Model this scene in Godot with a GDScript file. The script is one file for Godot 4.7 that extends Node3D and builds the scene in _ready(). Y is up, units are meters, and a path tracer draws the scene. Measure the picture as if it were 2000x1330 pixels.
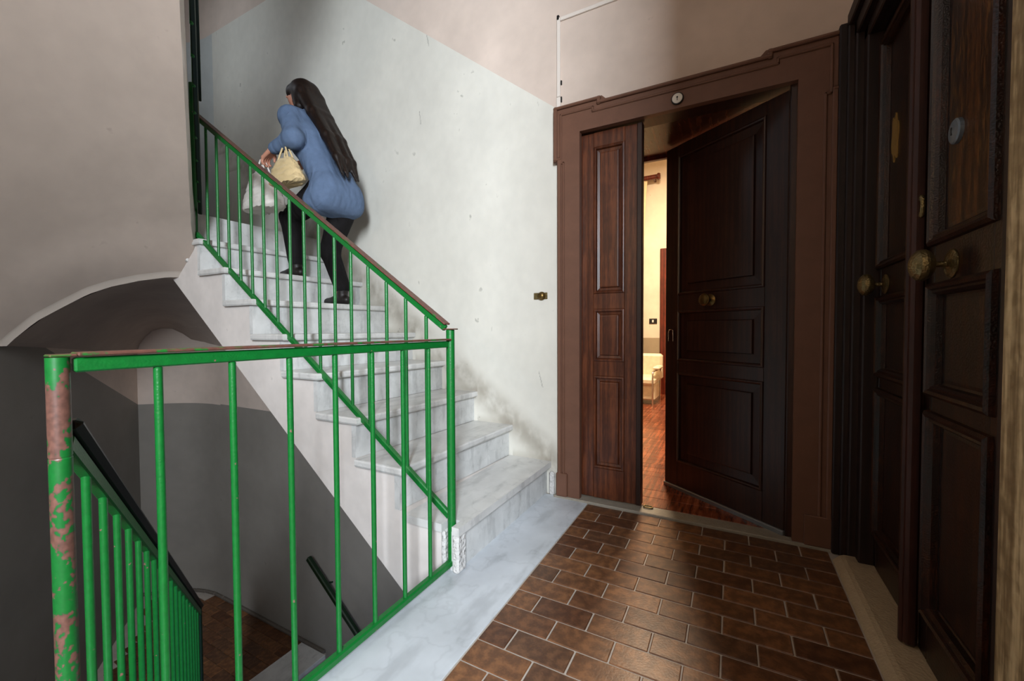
extends Node3D

# ---------------------------------------------------------------- constants
const ZW := -2.32          # plane of the wall behind the stairs
const RISE := 0.196
var taken := {}
var M := {}
var T := {}

func _ready():
	seed(11)
	setup_view()
	make_textures()
	make_materials()
	build_shell()
	build_floor()
	build_stairs()
	build_railings()
	build_door_one()
	build_door_two()
	build_wall_fittings()
	build_apartment()
	build_person()
	build_window_and_lamps()

# ---------------------------------------------------------------- camera, light, exposure
func setup_view():
	var cam := Camera3D.new()
	cam.name = "camera"
	cam.fov = 2.0 * rad_to_deg(atan(665.0 / 808.5))
	cam.near = 0.03
	cam.far = 60.0
	var b := Basis(Vector3.UP, deg_to_rad(27.93)) * Basis(Vector3.RIGHT, deg_to_rad(-1.545)) * Basis(Vector3(0, 0, 1), deg_to_rad(-0.24))
	cam.transform = Transform3D(b, Vector3(0, 1, 0))
	add_child(cam)
	cam.current = true
	var we := WorldEnvironment.new()
	we.name = "environment"
	var e := Environment.new()
	e.background_mode = Environment.BG_COLOR
	e.background_color = Color(0.55, 0.65, 0.8)
	e.background_energy_multiplier = 0.6
	e.tonemap_mode = Environment.TONE_MAPPER_LINEAR
	e.tonemap_exposure = 1.0
	e.sdfgi_enabled = true
	e.ssao_enabled = true
	e.ssil_enabled = true
	we.environment = e
	add_child(we)

func area(called: String, at: Vector3, facing: Vector3, size: Vector2, color: Color, energy: float):
	var l := AreaLight3D.new()
	l.name = called
	l.area_size = size
	l.light_color = color
	l.light_energy = energy
	l.area_normalize_energy = true
	l.shadow_enabled = true
	l.set("area_range", 30.0)
	l.set("area_attenuation", 2.0)
	var up := Vector3.UP if absf(facing.y) < 0.9 else Vector3.FORWARD
	l.transform = Transform3D(Basis.looking_at(facing, up), at)
	add_child(l, true)

# ---------------------------------------------------------------- mesh builder
class MB:
	var st := SurfaceTool.new()
	var n := 0
	func _init():
		st.begin(Mesh.PRIMITIVE_TRIANGLES)
	func v(p: Vector3, nn: Vector3, uv := Vector2.ZERO):
		st.set_normal(nn)
		st.set_uv(uv)
		st.add_vertex(p)
	# corners counter-clockwise seen from outside
	func tri(a: Vector3, b: Vector3, c: Vector3):
		var nn := (b - a).cross(c - a).normalized()
		v(a, nn); v(c, nn); v(b, nn)
		n += 1
	func quad(a: Vector3, b: Vector3, c: Vector3, d: Vector3):
		tri(a, b, c)
		tri(a, c, d)
	func quad_uv(a: Vector3, b: Vector3, c: Vector3, d: Vector3, ua: Vector2, ub: Vector2, uc: Vector2, ud: Vector2):
		var nn := (b - a).cross(c - a).normalized()
		v(a, nn, ua); v(c, nn, uc); v(b, nn, ub)
		v(a, nn, ua); v(d, nn, ud); v(c, nn, uc)
		n += 2
	func quad_n(a: Vector3, b: Vector3, c: Vector3, d: Vector3, na: Vector3, nb: Vector3, nc: Vector3, nd: Vector3, ua := Vector2.ZERO, ub := Vector2.ZERO, uc := Vector2.ZERO, ud := Vector2.ZERO):
		v(a, na, ua); v(c, nc, uc); v(b, nb, ub)
		v(a, na, ua); v(d, nd, ud); v(c, nc, uc)
		n += 2
	# chamfered box in a frame
	func box_in(t: Transform3D, s: Vector3, bev := 0.003):
		var h := s * 0.5
		var b := minf(bev, minf(h.x, minf(h.y, h.z)) * 0.9)
		var P := func(x: float, y: float, z: float) -> Vector3: return t * Vector3(x, y, z)
		var i := h - Vector3(b, b, b)
		for sg in [-1.0, 1.0]:
			var f := [[P.call(sg * h.x, -i.y, -i.z), P.call(sg * h.x, i.y, -i.z), P.call(sg * h.x, i.y, i.z), P.call(sg * h.x, -i.y, i.z)],
				[P.call(-i.x, sg * h.y, -i.z), P.call(-i.x, sg * h.y, i.z), P.call(i.x, sg * h.y, i.z), P.call(i.x, sg * h.y, -i.z)],
				[P.call(-i.x, -i.y, sg * h.z), P.call(i.x, -i.y, sg * h.z), P.call(i.x, i.y, sg * h.z), P.call(-i.x, i.y, sg * h.z)]]
			for q in f:
				if sg > 0: quad(q[0], q[1], q[2], q[3])
				else: quad(q[3], q[2], q[1], q[0])
		if b <= 0.0: return
		for s1 in [-1.0, 1.0]:
			for s2 in [-1.0, 1.0]:
				var q1 := [P.call(s1 * h.x, s2 * i.y, -i.z), P.call(s1 * i.x, s2 * h.y, -i.z), P.call(s1 * i.x, s2 * h.y, i.z), P.call(s1 * h.x, s2 * i.y, i.z)]
				var q2 := [P.call(-i.x, s1 * h.y, s2 * i.z), P.call(-i.x, s1 * i.y, s2 * h.z), P.call(i.x, s1 * i.y, s2 * h.z), P.call(i.x, s1 * h.y, s2 * i.z)]
				var q3 := [P.call(s2 * i.x, -i.y, s1 * h.z), P.call(s2 * h.x, -i.y, s1 * i.z), P.call(s2 * h.x, i.y, s1 * i.z), P.call(s2 * i.x, i.y, s1 * h.z)]
				for q in [q1, q2, q3]:
					if s1 * s2 > 0: quad(q[0], q[1], q[2], q[3])
					else: quad(q[3], q[2], q[1], q[0])
		for sx in [-1.0, 1.0]:
			for sy in [-1.0, 1.0]:
				for sz in [-1.0, 1.0]:
					var a: Vector3 = P.call(sx * h.x, sy * i.y, sz * i.z)
					var c: Vector3 = P.call(sx * i.x, sy * h.y, sz * i.z)
					var d: Vector3 = P.call(sx * i.x, sy * i.y, sz * h.z)
					if sx * sy * sz > 0: tri(a, c, d)
					else: tri(a, d, c)
	func box(x0: float, x1: float, y0: float, y1: float, z0: float, z1: float, bev := 0.003):
		box_in(Transform3D(Basis(), Vector3((x0 + x1) / 2, (y0 + y1) / 2, (z0 + z1) / 2)), Vector3(absf(x1 - x0), absf(y1 - y0), absf(z1 - z0)), bev)
	# bar of w x h section from a to b; h is measured along up
	func bar(a: Vector3, b: Vector3, w: float, h: float, up := Vector3.UP, bev := 0.002):
		var x := (b - a).normalized()
		var z := x.cross(up).normalized()
		var y := z.cross(x).normalized()
		box_in(Transform3D(Basis(x, y, z), (a + b) / 2), Vector3((b - a).length(), h, w), bev)
	# extruded outline: pts counter-clockwise in the plane (u, w), front at o, body behind it
	func prism(pts: PackedVector2Array, o: Vector3, u: Vector3, w: Vector3, depth: float):
		var nn := u.cross(w).normalized()
		var id := Geometry2D.triangulate_polygon(pts)
		var F := func(p: Vector2) -> Vector3: return o + u * p.x + w * p.y
		var ccw := not Geometry2D.is_polygon_clockwise(pts)
		for k in range(0, id.size(), 3):
			var a: Vector3 = F.call(pts[id[k]])
			var b: Vector3 = F.call(pts[id[k + 1]])
			var c: Vector3 = F.call(pts[id[k + 2]])
			if (b - a).cross(c - a).dot(nn) < 0:
				var s := b
				b = c
				c = s
			tri(a, b, c)
			if depth > 0: tri(a - nn * depth, c - nn * depth, b - nn * depth)
		if depth <= 0: return
		for k in pts.size():
			var a: Vector3 = F.call(pts[k])
			var b: Vector3 = F.call(pts[(k + 1) % pts.size()])
			if ccw: quad(a, a - nn * depth, b - nn * depth, b)
			else: quad(b, b - nn * depth, a - nn * depth, a)
	# profile points (radius, height) turned about the frame's y
	func lathe(t: Transform3D, prof: PackedVector2Array, seg := 20):
		var cum := 0.0
		var lens := [0.0]
		for k in range(1, prof.size()):
			cum += prof[k].distance_to(prof[k - 1])
			lens.append(cum)
		for k in prof.size() - 1:
			var p := prof[k]
			var q := prof[k + 1]
			var dn := Vector2(q.y - p.y, -(q.x - p.x)).normalized()
			for s in seg:
				var a0 := TAU * s / seg
				var a1 := TAU * (s + 1) / seg
				var c0 := Vector3(cos(a0), 0, -sin(a0))
				var c1 := Vector3(cos(a1), 0, -sin(a1))
				var n0 := (t.basis * (c0 * dn.x + Vector3(0, dn.y, 0))).normalized()
				var n1 := (t.basis * (c1 * dn.x + Vector3(0, dn.y, 0))).normalized()
				var u0 := float(s) / seg
				var u1 := float(s + 1) / seg
				quad_n(t * (c0 * p.x + Vector3(0, p.y, 0)), t * (c1 * p.x + Vector3(0, p.y, 0)), t * (c1 * q.x + Vector3(0, q.y, 0)), t * (c0 * q.x + Vector3(0, q.y, 0)), n0, n1, n1, n0,
					Vector2(u0, lens[k] / cum), Vector2(u1, lens[k] / cum), Vector2(u1, lens[k + 1] / cum), Vector2(u0, lens[k + 1] / cum))
	func rod(a: Vector3, b: Vector3, r: float, seg := 12):
		var y := (b - a).normalized()
		var x := y.cross(Vector3(0.31, 0.12, 0.94)).normalized()
		var z := x.cross(y)
		var L := (b - a).length()
		lathe(Transform3D(Basis(x, y, z), a), PackedVector2Array([Vector2(0, 0), Vector2(r * 0.85, 0), Vector2(r, r * 0.15), Vector2(r, L - r * 0.15), Vector2(r * 0.85, L), Vector2(0, L)]), seg)
	func tube(pts: Array, r: float, seg := 10):
		var rings := []
		for k in pts.size():
			var d: Vector3 = (pts[mini(k + 1, pts.size() - 1)] - pts[maxi(k - 1, 0)]).normalized()
			var x := d.cross(Vector3(0.13, 0.21, 0.97)).normalized()
			var z := x.cross(d)
			var ring := []
			for s in seg:
				var a := TAU * s / seg
				ring.append(x * cos(a) + z * sin(a))
			rings.append(ring)
		for k in pts.size() - 1:
			for s in seg:
				var s2: int = (s + 1) % seg
				quad_n(pts[k] + rings[k][s2] * r, pts[k] + rings[k][s] * r, pts[k + 1] + rings[k + 1][s] * r, pts[k + 1] + rings[k + 1][s2] * r, rings[k][s2], rings[k][s], rings[k + 1][s], rings[k + 1][s2])
	# mitred moulding inside a rectangle of a frame's x-y plane; prof = (inset, height along z)
	func rings(t: Transform3D, x0: float, x1: float, y0: float, y1: float, prof: PackedVector2Array, fill := true):
		var R := func(p: Vector2) -> Array:
			return [t * Vector3(x0 + p.x, y0 + p.x, p.y), t * Vector3(x1 - p.x, y0 + p.x, p.y), t * Vector3(x1 - p.x, y1 - p.x, p.y), t * Vector3(x0 + p.x, y1 - p.x, p.y)]
		for k in prof.size() - 1:
			var a: Array = R.call(prof[k])
			var b: Array = R.call(prof[k + 1])
			for s in 4:
				var s2: int = (s + 1) % 4
				quad(a[s], a[s2], b[s2], b[s])
		if fill:
			var c: Array = R.call(prof[prof.size() - 1])
			quad(c[0], c[1], c[2], c[3])
	# grid of points with smooth normals
	func grid(g: Array, flip := false):
		var R: int = g.size()
		var C: int = g[0].size()
		var N := []
		for r in R:
			var row := []
			for c in C:
				var du: Vector3 = g[r][mini(c + 1, C - 1)] - g[r][maxi(c - 1, 0)]
				var dv: Vector3 = g[mini(r + 1, R - 1)][c] - g[maxi(r - 1, 0)][c]
				var nn := du.cross(dv).normalized()
				row.append(-nn if flip else nn)
			N.append(row)
		for r in R - 1:
			for c in C - 1:
				if not flip: quad_n(g[r][c], g[r][c + 1], g[r + 1][c + 1], g[r + 1][c], N[r][c], N[r][c + 1], N[r + 1][c + 1], N[r + 1][c])
				else: quad_n(g[r + 1][c], g[r + 1][c + 1], g[r][c + 1], g[r][c], N[r + 1][c], N[r + 1][c + 1], N[r][c + 1], N[r][c])

# ---------------------------------------------------------------- nodes
func numbered(called: String) -> String:
	if not taken.has(called):
		taken[called] = 0
		return called
	taken[called] += 1
	return "%s_%03d" % [called, taken[called]]

func tag(o: Node3D, label: String, category: String, group := "", kind := ""):
	o.set_meta("label", label)
	o.set_meta("category", category)
	if group: o.set_meta("group", group)
	if kind: o.set_meta("kind", kind)
	return o

func thing(called: String, label: String, category: String, at := Vector3.ZERO, turn := 0.0, group := "", kind := "") -> Node3D:
	var o := Node3D.new()
	o.name = numbered(called)
	o.transform = Transform3D(Basis(Vector3.UP, turn), at)
	add_child(o)
	tag(o, label, category, group, kind)
	return o

func placed(o: Node) -> Transform3D:
	var t := Transform3D()
	while o != self and o is Node3D:
		t = (o as Node3D).transform * t
		o = o.get_parent()
	return t

# the shape is in the scene's axes, or with own = true in the parent's
func part(called: String, mb: MB, m: Material, parent: Node, own := false, label := "") -> MeshInstance3D:
	var mi := MeshInstance3D.new()
	mi.name = called
	var mesh := mb.st.commit()
	if not own:
		var inv := placed(parent).affine_inverse()
		if not inv.is_equal_approx(Transform3D()):
			var st := SurfaceTool.new()
			st.begin(Mesh.PRIMITIVE_TRIANGLES)
			st.append_from(mesh, 0, inv)
			mesh = st.commit()
	mi.mesh = mesh
	mi.material_override = m
	if parent == self: mi.name = numbered(called)
	parent.add_child(mi, true)
	if label: mi.set_meta("label", label)
	return mi

func struct(called: String, mb: MB, m: Material, label: String, category: String) -> MeshInstance3D:
	var mi := part(called, mb, m, self)
	tag(mi, label, category, "", "structure")
	return mi

# ---------------------------------------------------------------- textures
func noise_bytes(w: int, h: int, freq: float, oct: int, sd: int, type := FastNoiseLite.TYPE_SIMPLEX_SMOOTH) -> PackedByteArray:
	var n := FastNoiseLite.new()
	n.noise_type = type
	n.seed = sd
	n.frequency = freq
	n.fractal_octaves = oct
	var im := n.get_seamless_image(w, h)
	im.convert(Image.FORMAT_L8)
	return im.get_data()

func stretched(w: int, h: int, w0: int, h0: int, freq: float, oct: int, sd: int) -> PackedByteArray:
	var im := Image.create_from_data(w0, h0, false, Image.FORMAT_L8, noise_bytes(w0, h0, freq, oct, sd))
	im.resize(w, h, Image.INTERPOLATE_CUBIC)
	return im.get_data()

func tex_from(w: int, h: int, f: Callable) -> ImageTexture:
	var by := PackedByteArray()
	by.resize(w * h * 3)
	for i in w * h:
		var c: Color = f.call(i)
		by[i * 3] = int(clampf(c.r, 0, 1) * 255.0)
		by[i * 3 + 1] = int(clampf(c.g, 0, 1) * 255.0)
		by[i * 3 + 2] = int(clampf(c.b, 0, 1) * 255.0)
	return ImageTexture.create_from_image(Image.create_from_data(w, h, false, Image.FORMAT_RGB8, by))

func grey_tex(w: int, h: int, by: PackedByteArray) -> ImageTexture:
	return ImageTexture.create_from_image(Image.create_from_data(w, h, false, Image.FORMAT_L8, by))

static func sm(a: float, b: float, x: float) -> float:
	var t := clampf((x - a) / (b - a), 0, 1)
	return t * t * (3 - 2 * t)

func make_textures():
	var N := 384
	var a := noise_bytes(N, N, 0.012, 5, 1)
	var b := noise_bytes(N, N, 0.05, 4, 2)
	var fine := noise_bytes(N, N, 0.2, 2, 3)
	T.bump = grey_tex(N, N, b)
	T.fine = grey_tex(N, N, fine)
	T.fold = grey_tex(N, N, stretched(N, N, 16, 7, 0.35, 1, 44))
	# plaster: faint clouds and a few dark scuffs
	T.plaster = tex_from(N, N, func(i):
		var v := 0.93 + 0.07 * (a[i] / 255.0) + 0.03 * (b[i] / 255.0 - 0.5)
		v -= 0.10 * sm(0.80, 0.92, b[i] / 255.0) * sm(0.5, 0.8, a[i] / 255.0)
		return Color(v, v, v * 0.995))
	# wood: fibres along v
	var g1 := stretched(N, N, N, 12, 0.06, 3, 5)
	var g2 := stretched(N, N, N, 40, 0.25, 3, 6)
	T.wood = tex_from(N, N, func(i):
		var k := 0.55 * g1[i] / 255.0 + 0.3 * g2[i] / 255.0 + 0.15 * a[i] / 255.0
		return Color(0.60, 0.52, 0.47).lerp(Color(1.0, 0.96, 0.92), sm(0.2, 0.8, k)))
	# old varnish: darker, with worn lighter streaks
	T.oldwood = tex_from(N, N, func(i):
		var k := 0.5 * g1[i] / 255.0 + 0.35 * g2[i] / 255.0 + 0.15 * b[i] / 255.0
		var w := sm(0.62, 0.82, 0.6 * g2[i] / 255.0 + 0.5 * a[i] / 255.0)
		return Color(0.28, 0.19, 0.14).lerp(Color(0.75, 0.55, 0.38), sm(0.25, 0.8, k)).lerp(Color(1.0, 0.86, 0.62), w * 0.6))
	# worn pale jamb
	T.worn = tex_from(N, N, func(i):
		var k := 0.5 * g1[i] / 255.0 + 0.3 * g2[i] / 255.0 + 0.2 * b[i] / 255.0
		return Color(0.50, 0.44, 0.34).lerp(Color(0.82, 0.77, 0.66), sm(0.25, 0.70, k)))
	# marble: slanting veins
	var vein := noise_bytes(N, N, 0.012, 5, 8, FastNoiseLite.TYPE_PERLIN)
	var vs := stretched(N, N, N, 90, 0.02, 5, 9)
	T.marble = tex_from(N, N, func(i):
		var streak := sm(0.50, 0.85, vs[i] / 255.0 + 0.15 * (b[i] / 255.0 - 0.5))
		var r2 := absf(vein[i] / 255.0 - 0.5) * 2.0
		var v := 1.0 - 0.09 * streak - 0.035 * (1.0 - sm(0.0, 0.10, r2)) - 0.10 * (1.0 - a[i] / 255.0)
		return Color(v, v, v))
	# brown glazed tile
	T.tile = tex_from(N, N, func(i):
		var k := 0.65 * a[i] / 255.0 + 0.25 * b[i] / 255.0 + 0.1 * fine[i] / 255.0
		return Color(0.74, 0.70, 0.68).lerp(Color(1.0, 0.95, 0.88), sm(0.22, 0.78, k)))
	# green paint with a few chips
	var chip := noise_bytes(N, N, 0.03, 5, 14)
	T.paint = tex_from(N, N, func(i):
		var v := 0.86 + 0.14 * b[i] / 255.0
		var c := Color(0.050, 0.43, 0.165) * v
		return c.lerp(Color(0.50, 0.36, 0.31), sm(0.87, 0.90, chip[i] / 255.0 + 0.03 * (fine[i] / 255.0 - 0.5))))
	var pw := 64
	var ph := 1024
	var c1 := noise_bytes(pw, ph, 0.030, 4, 21)
	var c2 := noise_bytes(pw, ph, 0.12, 3, 22)
	T.chipped = tex_from(pw, ph, func(i):
		var y := float(i / pw) / ph        # 0 at the foot, 1 at the top (2 m)
		var k := c1[i] / 255.0 * 0.62 + c2[i] / 255.0 * 0.45
		var band := 0.035 + 0.36 * exp(-pow((y - 0.955) / 0.026, 2)) + 0.13 * exp(-pow((y - 0.87) / 0.04, 2)) + 0.05 * exp(-pow((y - 0.75) / 0.1, 2))
		var m := sm(0.63, 0.66, k + band)
		var g := Color(0.055, 0.43, 0.165) * (0.88 + 0.12 * c2[i] / 255.0)
		return g.lerp(Color(0.40, 0.275, 0.235) * (0.8 + 0.4 * c2[i] / 255.0), m))
	# worn rail top: brown primer with green left in places
	T.railtop = tex_from(N, N, func(i):
		var c := Color(0.40, 0.255, 0.21) * (0.8 + 0.35 * b[i] / 255.0)
		return c.lerp(Color(0.10, 0.42, 0.14), sm(0.64, 0.72, a[i] / 255.0 + 0.2 * (b[i] / 255.0 - 0.5))))
	# the stair wall's washable paint, with grime along the steps
	var W := 768
	var H := 720
	var q1 := noise_bytes(W, H, 0.008, 5, 31)
	var q2 := noise_bytes(W, H, 0.05, 4, 32)
	var im := tex_from(W, H, func(i):
		var x := -4.6 + 3.7 * float(i % W) / W
		var y := 4.0 - 4.5 * float(i / W) / H
		var step := floorf((-0.965 - x) / 0.265)
		var top := (step + 1.0) * RISE
		var line := RISE + (-0.965 - x) * 0.74
		var hh := y - line
		var g := 0.97 + 0.06 * (q1[i] / 255.0 - 0.5) + 0.03 * (q2[i] / 255.0 - 0.5)
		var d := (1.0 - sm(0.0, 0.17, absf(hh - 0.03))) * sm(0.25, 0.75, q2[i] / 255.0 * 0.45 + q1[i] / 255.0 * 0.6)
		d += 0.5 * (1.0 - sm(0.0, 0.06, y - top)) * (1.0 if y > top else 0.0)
		var c := Color(g, g, g * 0.99)
		c = c.lerp(Color(0.60, 0.57, 0.53), clampf(d * 0.55, 0, 0.7))
		var spot := sm(0.83, 0.88, q2[i] / 255.0) * sm(0.55, 0.7, q1[i] / 255.0)
		return c.lerp(Color(0.62, 0.62, 0.60), spot * 0.5))
	var img: Image = im.get_image()
	var rng := RandomNumberGenerator.new()
	rng.seed = 5
	for k in 15:
		var px := rng.randi_range(20, W - 30)
		var py := rng.randi_range(40, H - 90)
		var len := rng.randi_range(3, 16)
		var tilt := rng.randf_range(-0.4, 0.4)
		for s in len:
			var X := clampi(px + int(s * tilt), 0, W - 1)
			img.set_pixel(X, py + s, img.get_pixel(X, py + s).darkened(rng.randf_range(0.08, 0.3)))
	T.stairwall = ImageTexture.create_from_image(img)
	# worn door foot and rosette grooves need no picture of their own

# ---------------------------------------------------------------- materials
func mat(color: Color, rough: float, tex: Texture2D = null, scale := 1.0, spec := 0.5, bump: Texture2D = null, bump_cm := 0.0, world := true) -> StandardMaterial3D:
	var m := StandardMaterial3D.new()
	m.albedo_color = color
	m.roughness = rough
	m.metallic_specular = spec
	if tex:
		m.albedo_texture = tex
		m.uv1_triplanar = true
		m.uv1_world_triplanar = world
		m.uv1_scale = Vector3.ONE * scale
		m.uv1_triplanar_sharpness = 8.0
	if bump:
		m.heightmap_enabled = true
		m.heightmap_texture = bump
		m.heightmap_scale = bump_cm
		if not tex:
			m.uv1_triplanar = true
			m.uv1_world_triplanar = world
			m.uv1_scale = Vector3.ONE * scale
	return m

func make_materials():
	M.pink = mat(Color(0.83, 0.76, 0.71), 0.85, T.plaster, 0.5, 0.3)
	M.shade = mat(Color(0.56, 0.52, 0.48), 0.85, T.plaster, 0.5, 0.3)  # unseen walls and ceilings, darkened to cut bounced light
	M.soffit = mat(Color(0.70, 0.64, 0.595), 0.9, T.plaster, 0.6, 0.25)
	M.dado = mat(Color(0.76, 0.77, 0.76), 0.55, T.plaster, 0.5, 0.35)
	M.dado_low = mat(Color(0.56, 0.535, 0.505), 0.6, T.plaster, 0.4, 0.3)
	M.stairwall = mat(Color(0.835, 0.82, 0.785), 0.5, null, 1.0, 0.35)
	M.stairwall.albedo_texture = T.stairwall
	M.stringer = mat(Color(0.86, 0.83, 0.81), 0.8, T.plaster, 0.7, 0.3)
	M.lump = mat(Color(0.80, 0.79, 0.78), 0.9, T.plaster, 2.0, 0.2, T.bump, 0.8)
	M.kerb = mat(Color(0.80, 0.82, 0.84), 0.32, T.marble, 0.9, 0.5)
	M.skirting = mat(Color(0.40, 0.37, 0.34), 0.9, T.plaster, 3.0, 0.2)
	M.rim = mat(Color(0.76, 0.71, 0.665), 0.9, T.plaster, 0.6, 0.25)
	M.marble = mat(Color(0.85, 0.845, 0.83), 0.32, T.marble, 1.1, 0.5)
	M.riser = mat(Color(0.83, 0.83, 0.82), 0.4, T.marble, 1.6, 0.45)
	M.mortar = mat(Color(0.70, 0.66, 0.62), 0.9, T.plaster, 3.0, 0.2)
	M.sillstone = mat(Color(0.66, 0.58, 0.47), 0.6, T.plaster, 4.0, 0.4, T.bump, 0.2)
	M.threshold = mat(Color(0.58, 0.55, 0.50), 0.6, T.plaster, 4.0, 0.4, T.bump, 0.2)
	M.tiles = []
	for c in [Color(0.40, 0.285, 0.20), Color(0.35, 0.245, 0.175), Color(0.43, 0.31, 0.22), Color(0.315, 0.215, 0.155), Color(0.385, 0.275, 0.195), Color(0.335, 0.245, 0.185)]:
		M.tiles.append(mat(c * 1.26, 0.36, T.tile, 4.6, 0.42, T.bump, 0.02))
	M.green = mat(Color.WHITE, 0.36, T.paint, 2.2, 0.5, T.fine, 0.04)
	M.post = StandardMaterial3D.new()
	M.post.albedo_texture = T.chipped
	M.post.roughness = 0.42
	M.railtop = mat(Color.WHITE, 0.5, T.railtop, 2.0, 0.5)
	M.darkgreen = mat(Color(0.02, 0.13, 0.05), 0.35, T.plaster, 3.0, 0.5)
	M.blackrail = mat(Color(0.045, 0.055, 0.045), 0.35)
	M.frame = mat(Color(0.42, 0.285, 0.22), 0.5, T.plaster, 2.0, 0.45)
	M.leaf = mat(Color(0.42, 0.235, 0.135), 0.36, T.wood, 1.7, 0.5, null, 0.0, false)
	M.leafshaded = mat(Color(0.215, 0.11, 0.066), 0.42, T.wood, 1.7, 0.5, null, 0.0, false)  # leaf varnish again, with the shade on the open leaf put into the colour
	M.casing = mat(Color(0.16, 0.095, 0.075), 0.5, T.wood, 1.5, 0.45)
	M.old = mat(Color(0.24, 0.155, 0.105), 0.36, T.oldwood, 1.6, 0.5, T.fine, 0.05)
	M.oldlit = mat(Color(0.50, 0.41, 0.28), 0.33, T.oldwood, 1.3, 0.5, T.fine, 0.04)  # worn varnish with the glow of direct light put into the colour
	M.oldmould = mat(Color(0.27, 0.17, 0.11), 0.32, T.oldwood, 2.3, 0.5, T.fine, 0.06)
	M.astragal = mat(Color(0.25, 0.135, 0.105), 0.45, T.wood, 1.5, 0.45)
	M.worn = mat(Color(0.98, 0.93, 0.85), 0.5, T.worn, 1.1, 0.45, T.bump, 0.3)
	M.brass = mat(Color(0.45, 0.36, 0.20), 0.35, T.plaster, 5.0, 0.5)
	M.brass.metallic = 0.85
	M.gilt = mat(Color(0.62, 0.49, 0.26), 0.45, T.plaster, 5.0, 0.5)
	M.gilt.metallic = 0.35
	M.oldbrass = mat(Color(0.48, 0.42, 0.28), 0.36, T.plaster, 6.0, 0.5, T.bump, 0.15)
	M.oldbrass.metallic = 0.8
	M.steel = mat(Color(0.55, 0.57, 0.58), 0.4)
	M.steel.metallic = 0.8
	M.chrome = mat(Color(0.8, 0.78, 0.74), 0.18)
	M.chrome.metallic = 1.0
	M.lockgrey = mat(Color(0.42, 0.46, 0.50), 0.45)
	M.lockgrey.metallic = 0.4
	M.black = mat(Color(0.02, 0.02, 0.02), 0.5)
	M.white = mat(Color(0.86, 0.85, 0.82), 0.45)
	M.conduit = mat(Color(0.85, 0.81, 0.77), 0.6)
	M.cream = mat(Color(0.90, 0.85, 0.77), 0.8, T.plaster, 0.5, 0.3)
	M.greige = mat(Color(0.66, 0.60, 0.50), 0.8, T.plaster, 0.5, 0.3)
	M.parquet = []
	for c in [Color(0.60, 0.34, 0.23), Color(0.55, 0.30, 0.20), Color(0.63, 0.365, 0.25)]:
		M.parquet.append(mat(c, 0.25, T.wood, 1.4, 0.5))
	M.redwood = mat(Color(0.42, 0.16, 0.10), 0.3, T.wood, 1.4, 0.5)
	M.revealwood = mat(Color(0.38, 0.24, 0.17), 0.25, T.wood, 1.4, 0.5)
	M.curtain = mat(Color(0.92, 0.84, 0.68), 0.9, T.plaster, 3.0, 0.2)
	M.leather = mat(Color(0.90, 0.85, 0.74), 0.45, T.plaster, 3.0, 0.4)
	M.skin = mat(Color(0.72, 0.50, 0.41), 0.6)
	M.hair = mat(Color(0.085, 0.065, 0.055), 0.55, T.oldwood, 6.0, 0.4)
	M.hair.albedo_color = Color(0.22, 0.18, 0.16)
	M.denim = mat(Color(0.37, 0.44, 0.55), 0.85, T.plaster, 4.0, 0.3, T.fold, 0.5)
	M.trousers = mat(Color(0.10, 0.09, 0.095), 0.85, T.plaster, 4.0, 0.3, T.fold, 1.0)
	M.shoe = mat(Color(0.09, 0.06, 0.05), 0.5)
	M.bagwhite = mat(Color(0.86, 0.83, 0.80), 0.5, T.plaster, 3.0, 0.4)
	M.bagbeige = mat(Color(0.84, 0.74, 0.56), 0.5, T.plaster, 3.0, 0.4)

# ---------------------------------------------------------------- plan of the stairwell
const WE_C := Vector2(-5.41, -1.95)
const WE_D := Vector2(0.8102, 0.5861)
const D2 := Vector2(0.870, 0.4935)      # along the lower and the upper flight
const N2D := Vector2(-0.4935, 0.870)    # across them, away from the well
const EP := Vector2(-3.03, -1.40)
func st2(s: float, t: float) -> Vector2:
	return EP + D2 * s + N2D * t
func st3(s: float, t: float, y: float) -> Vector3:
	var p := st2(s, t)
	return Vector3(p.x, y, p.y)
func t_wall(s: float) -> float:
	# where the line across the flight meets the west wall
	var p := st2(s, 0)
	var den := N2D.x * WE_D.y - N2D.y * WE_D.x
	var q := WE_C - p
	return (q.x * WE_D.y - q.y * WE_D.x) / den

func apse() -> Array:
	return [Vector2(-4.6, ZW), Vector2(-4.75, -2.318), Vector2(-4.88, -2.295), Vector2(-5.0, -2.255), Vector2(-5.1, -2.20), Vector2(-5.2, -2.13), Vector2(-5.3, -2.045), WE_C]

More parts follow.
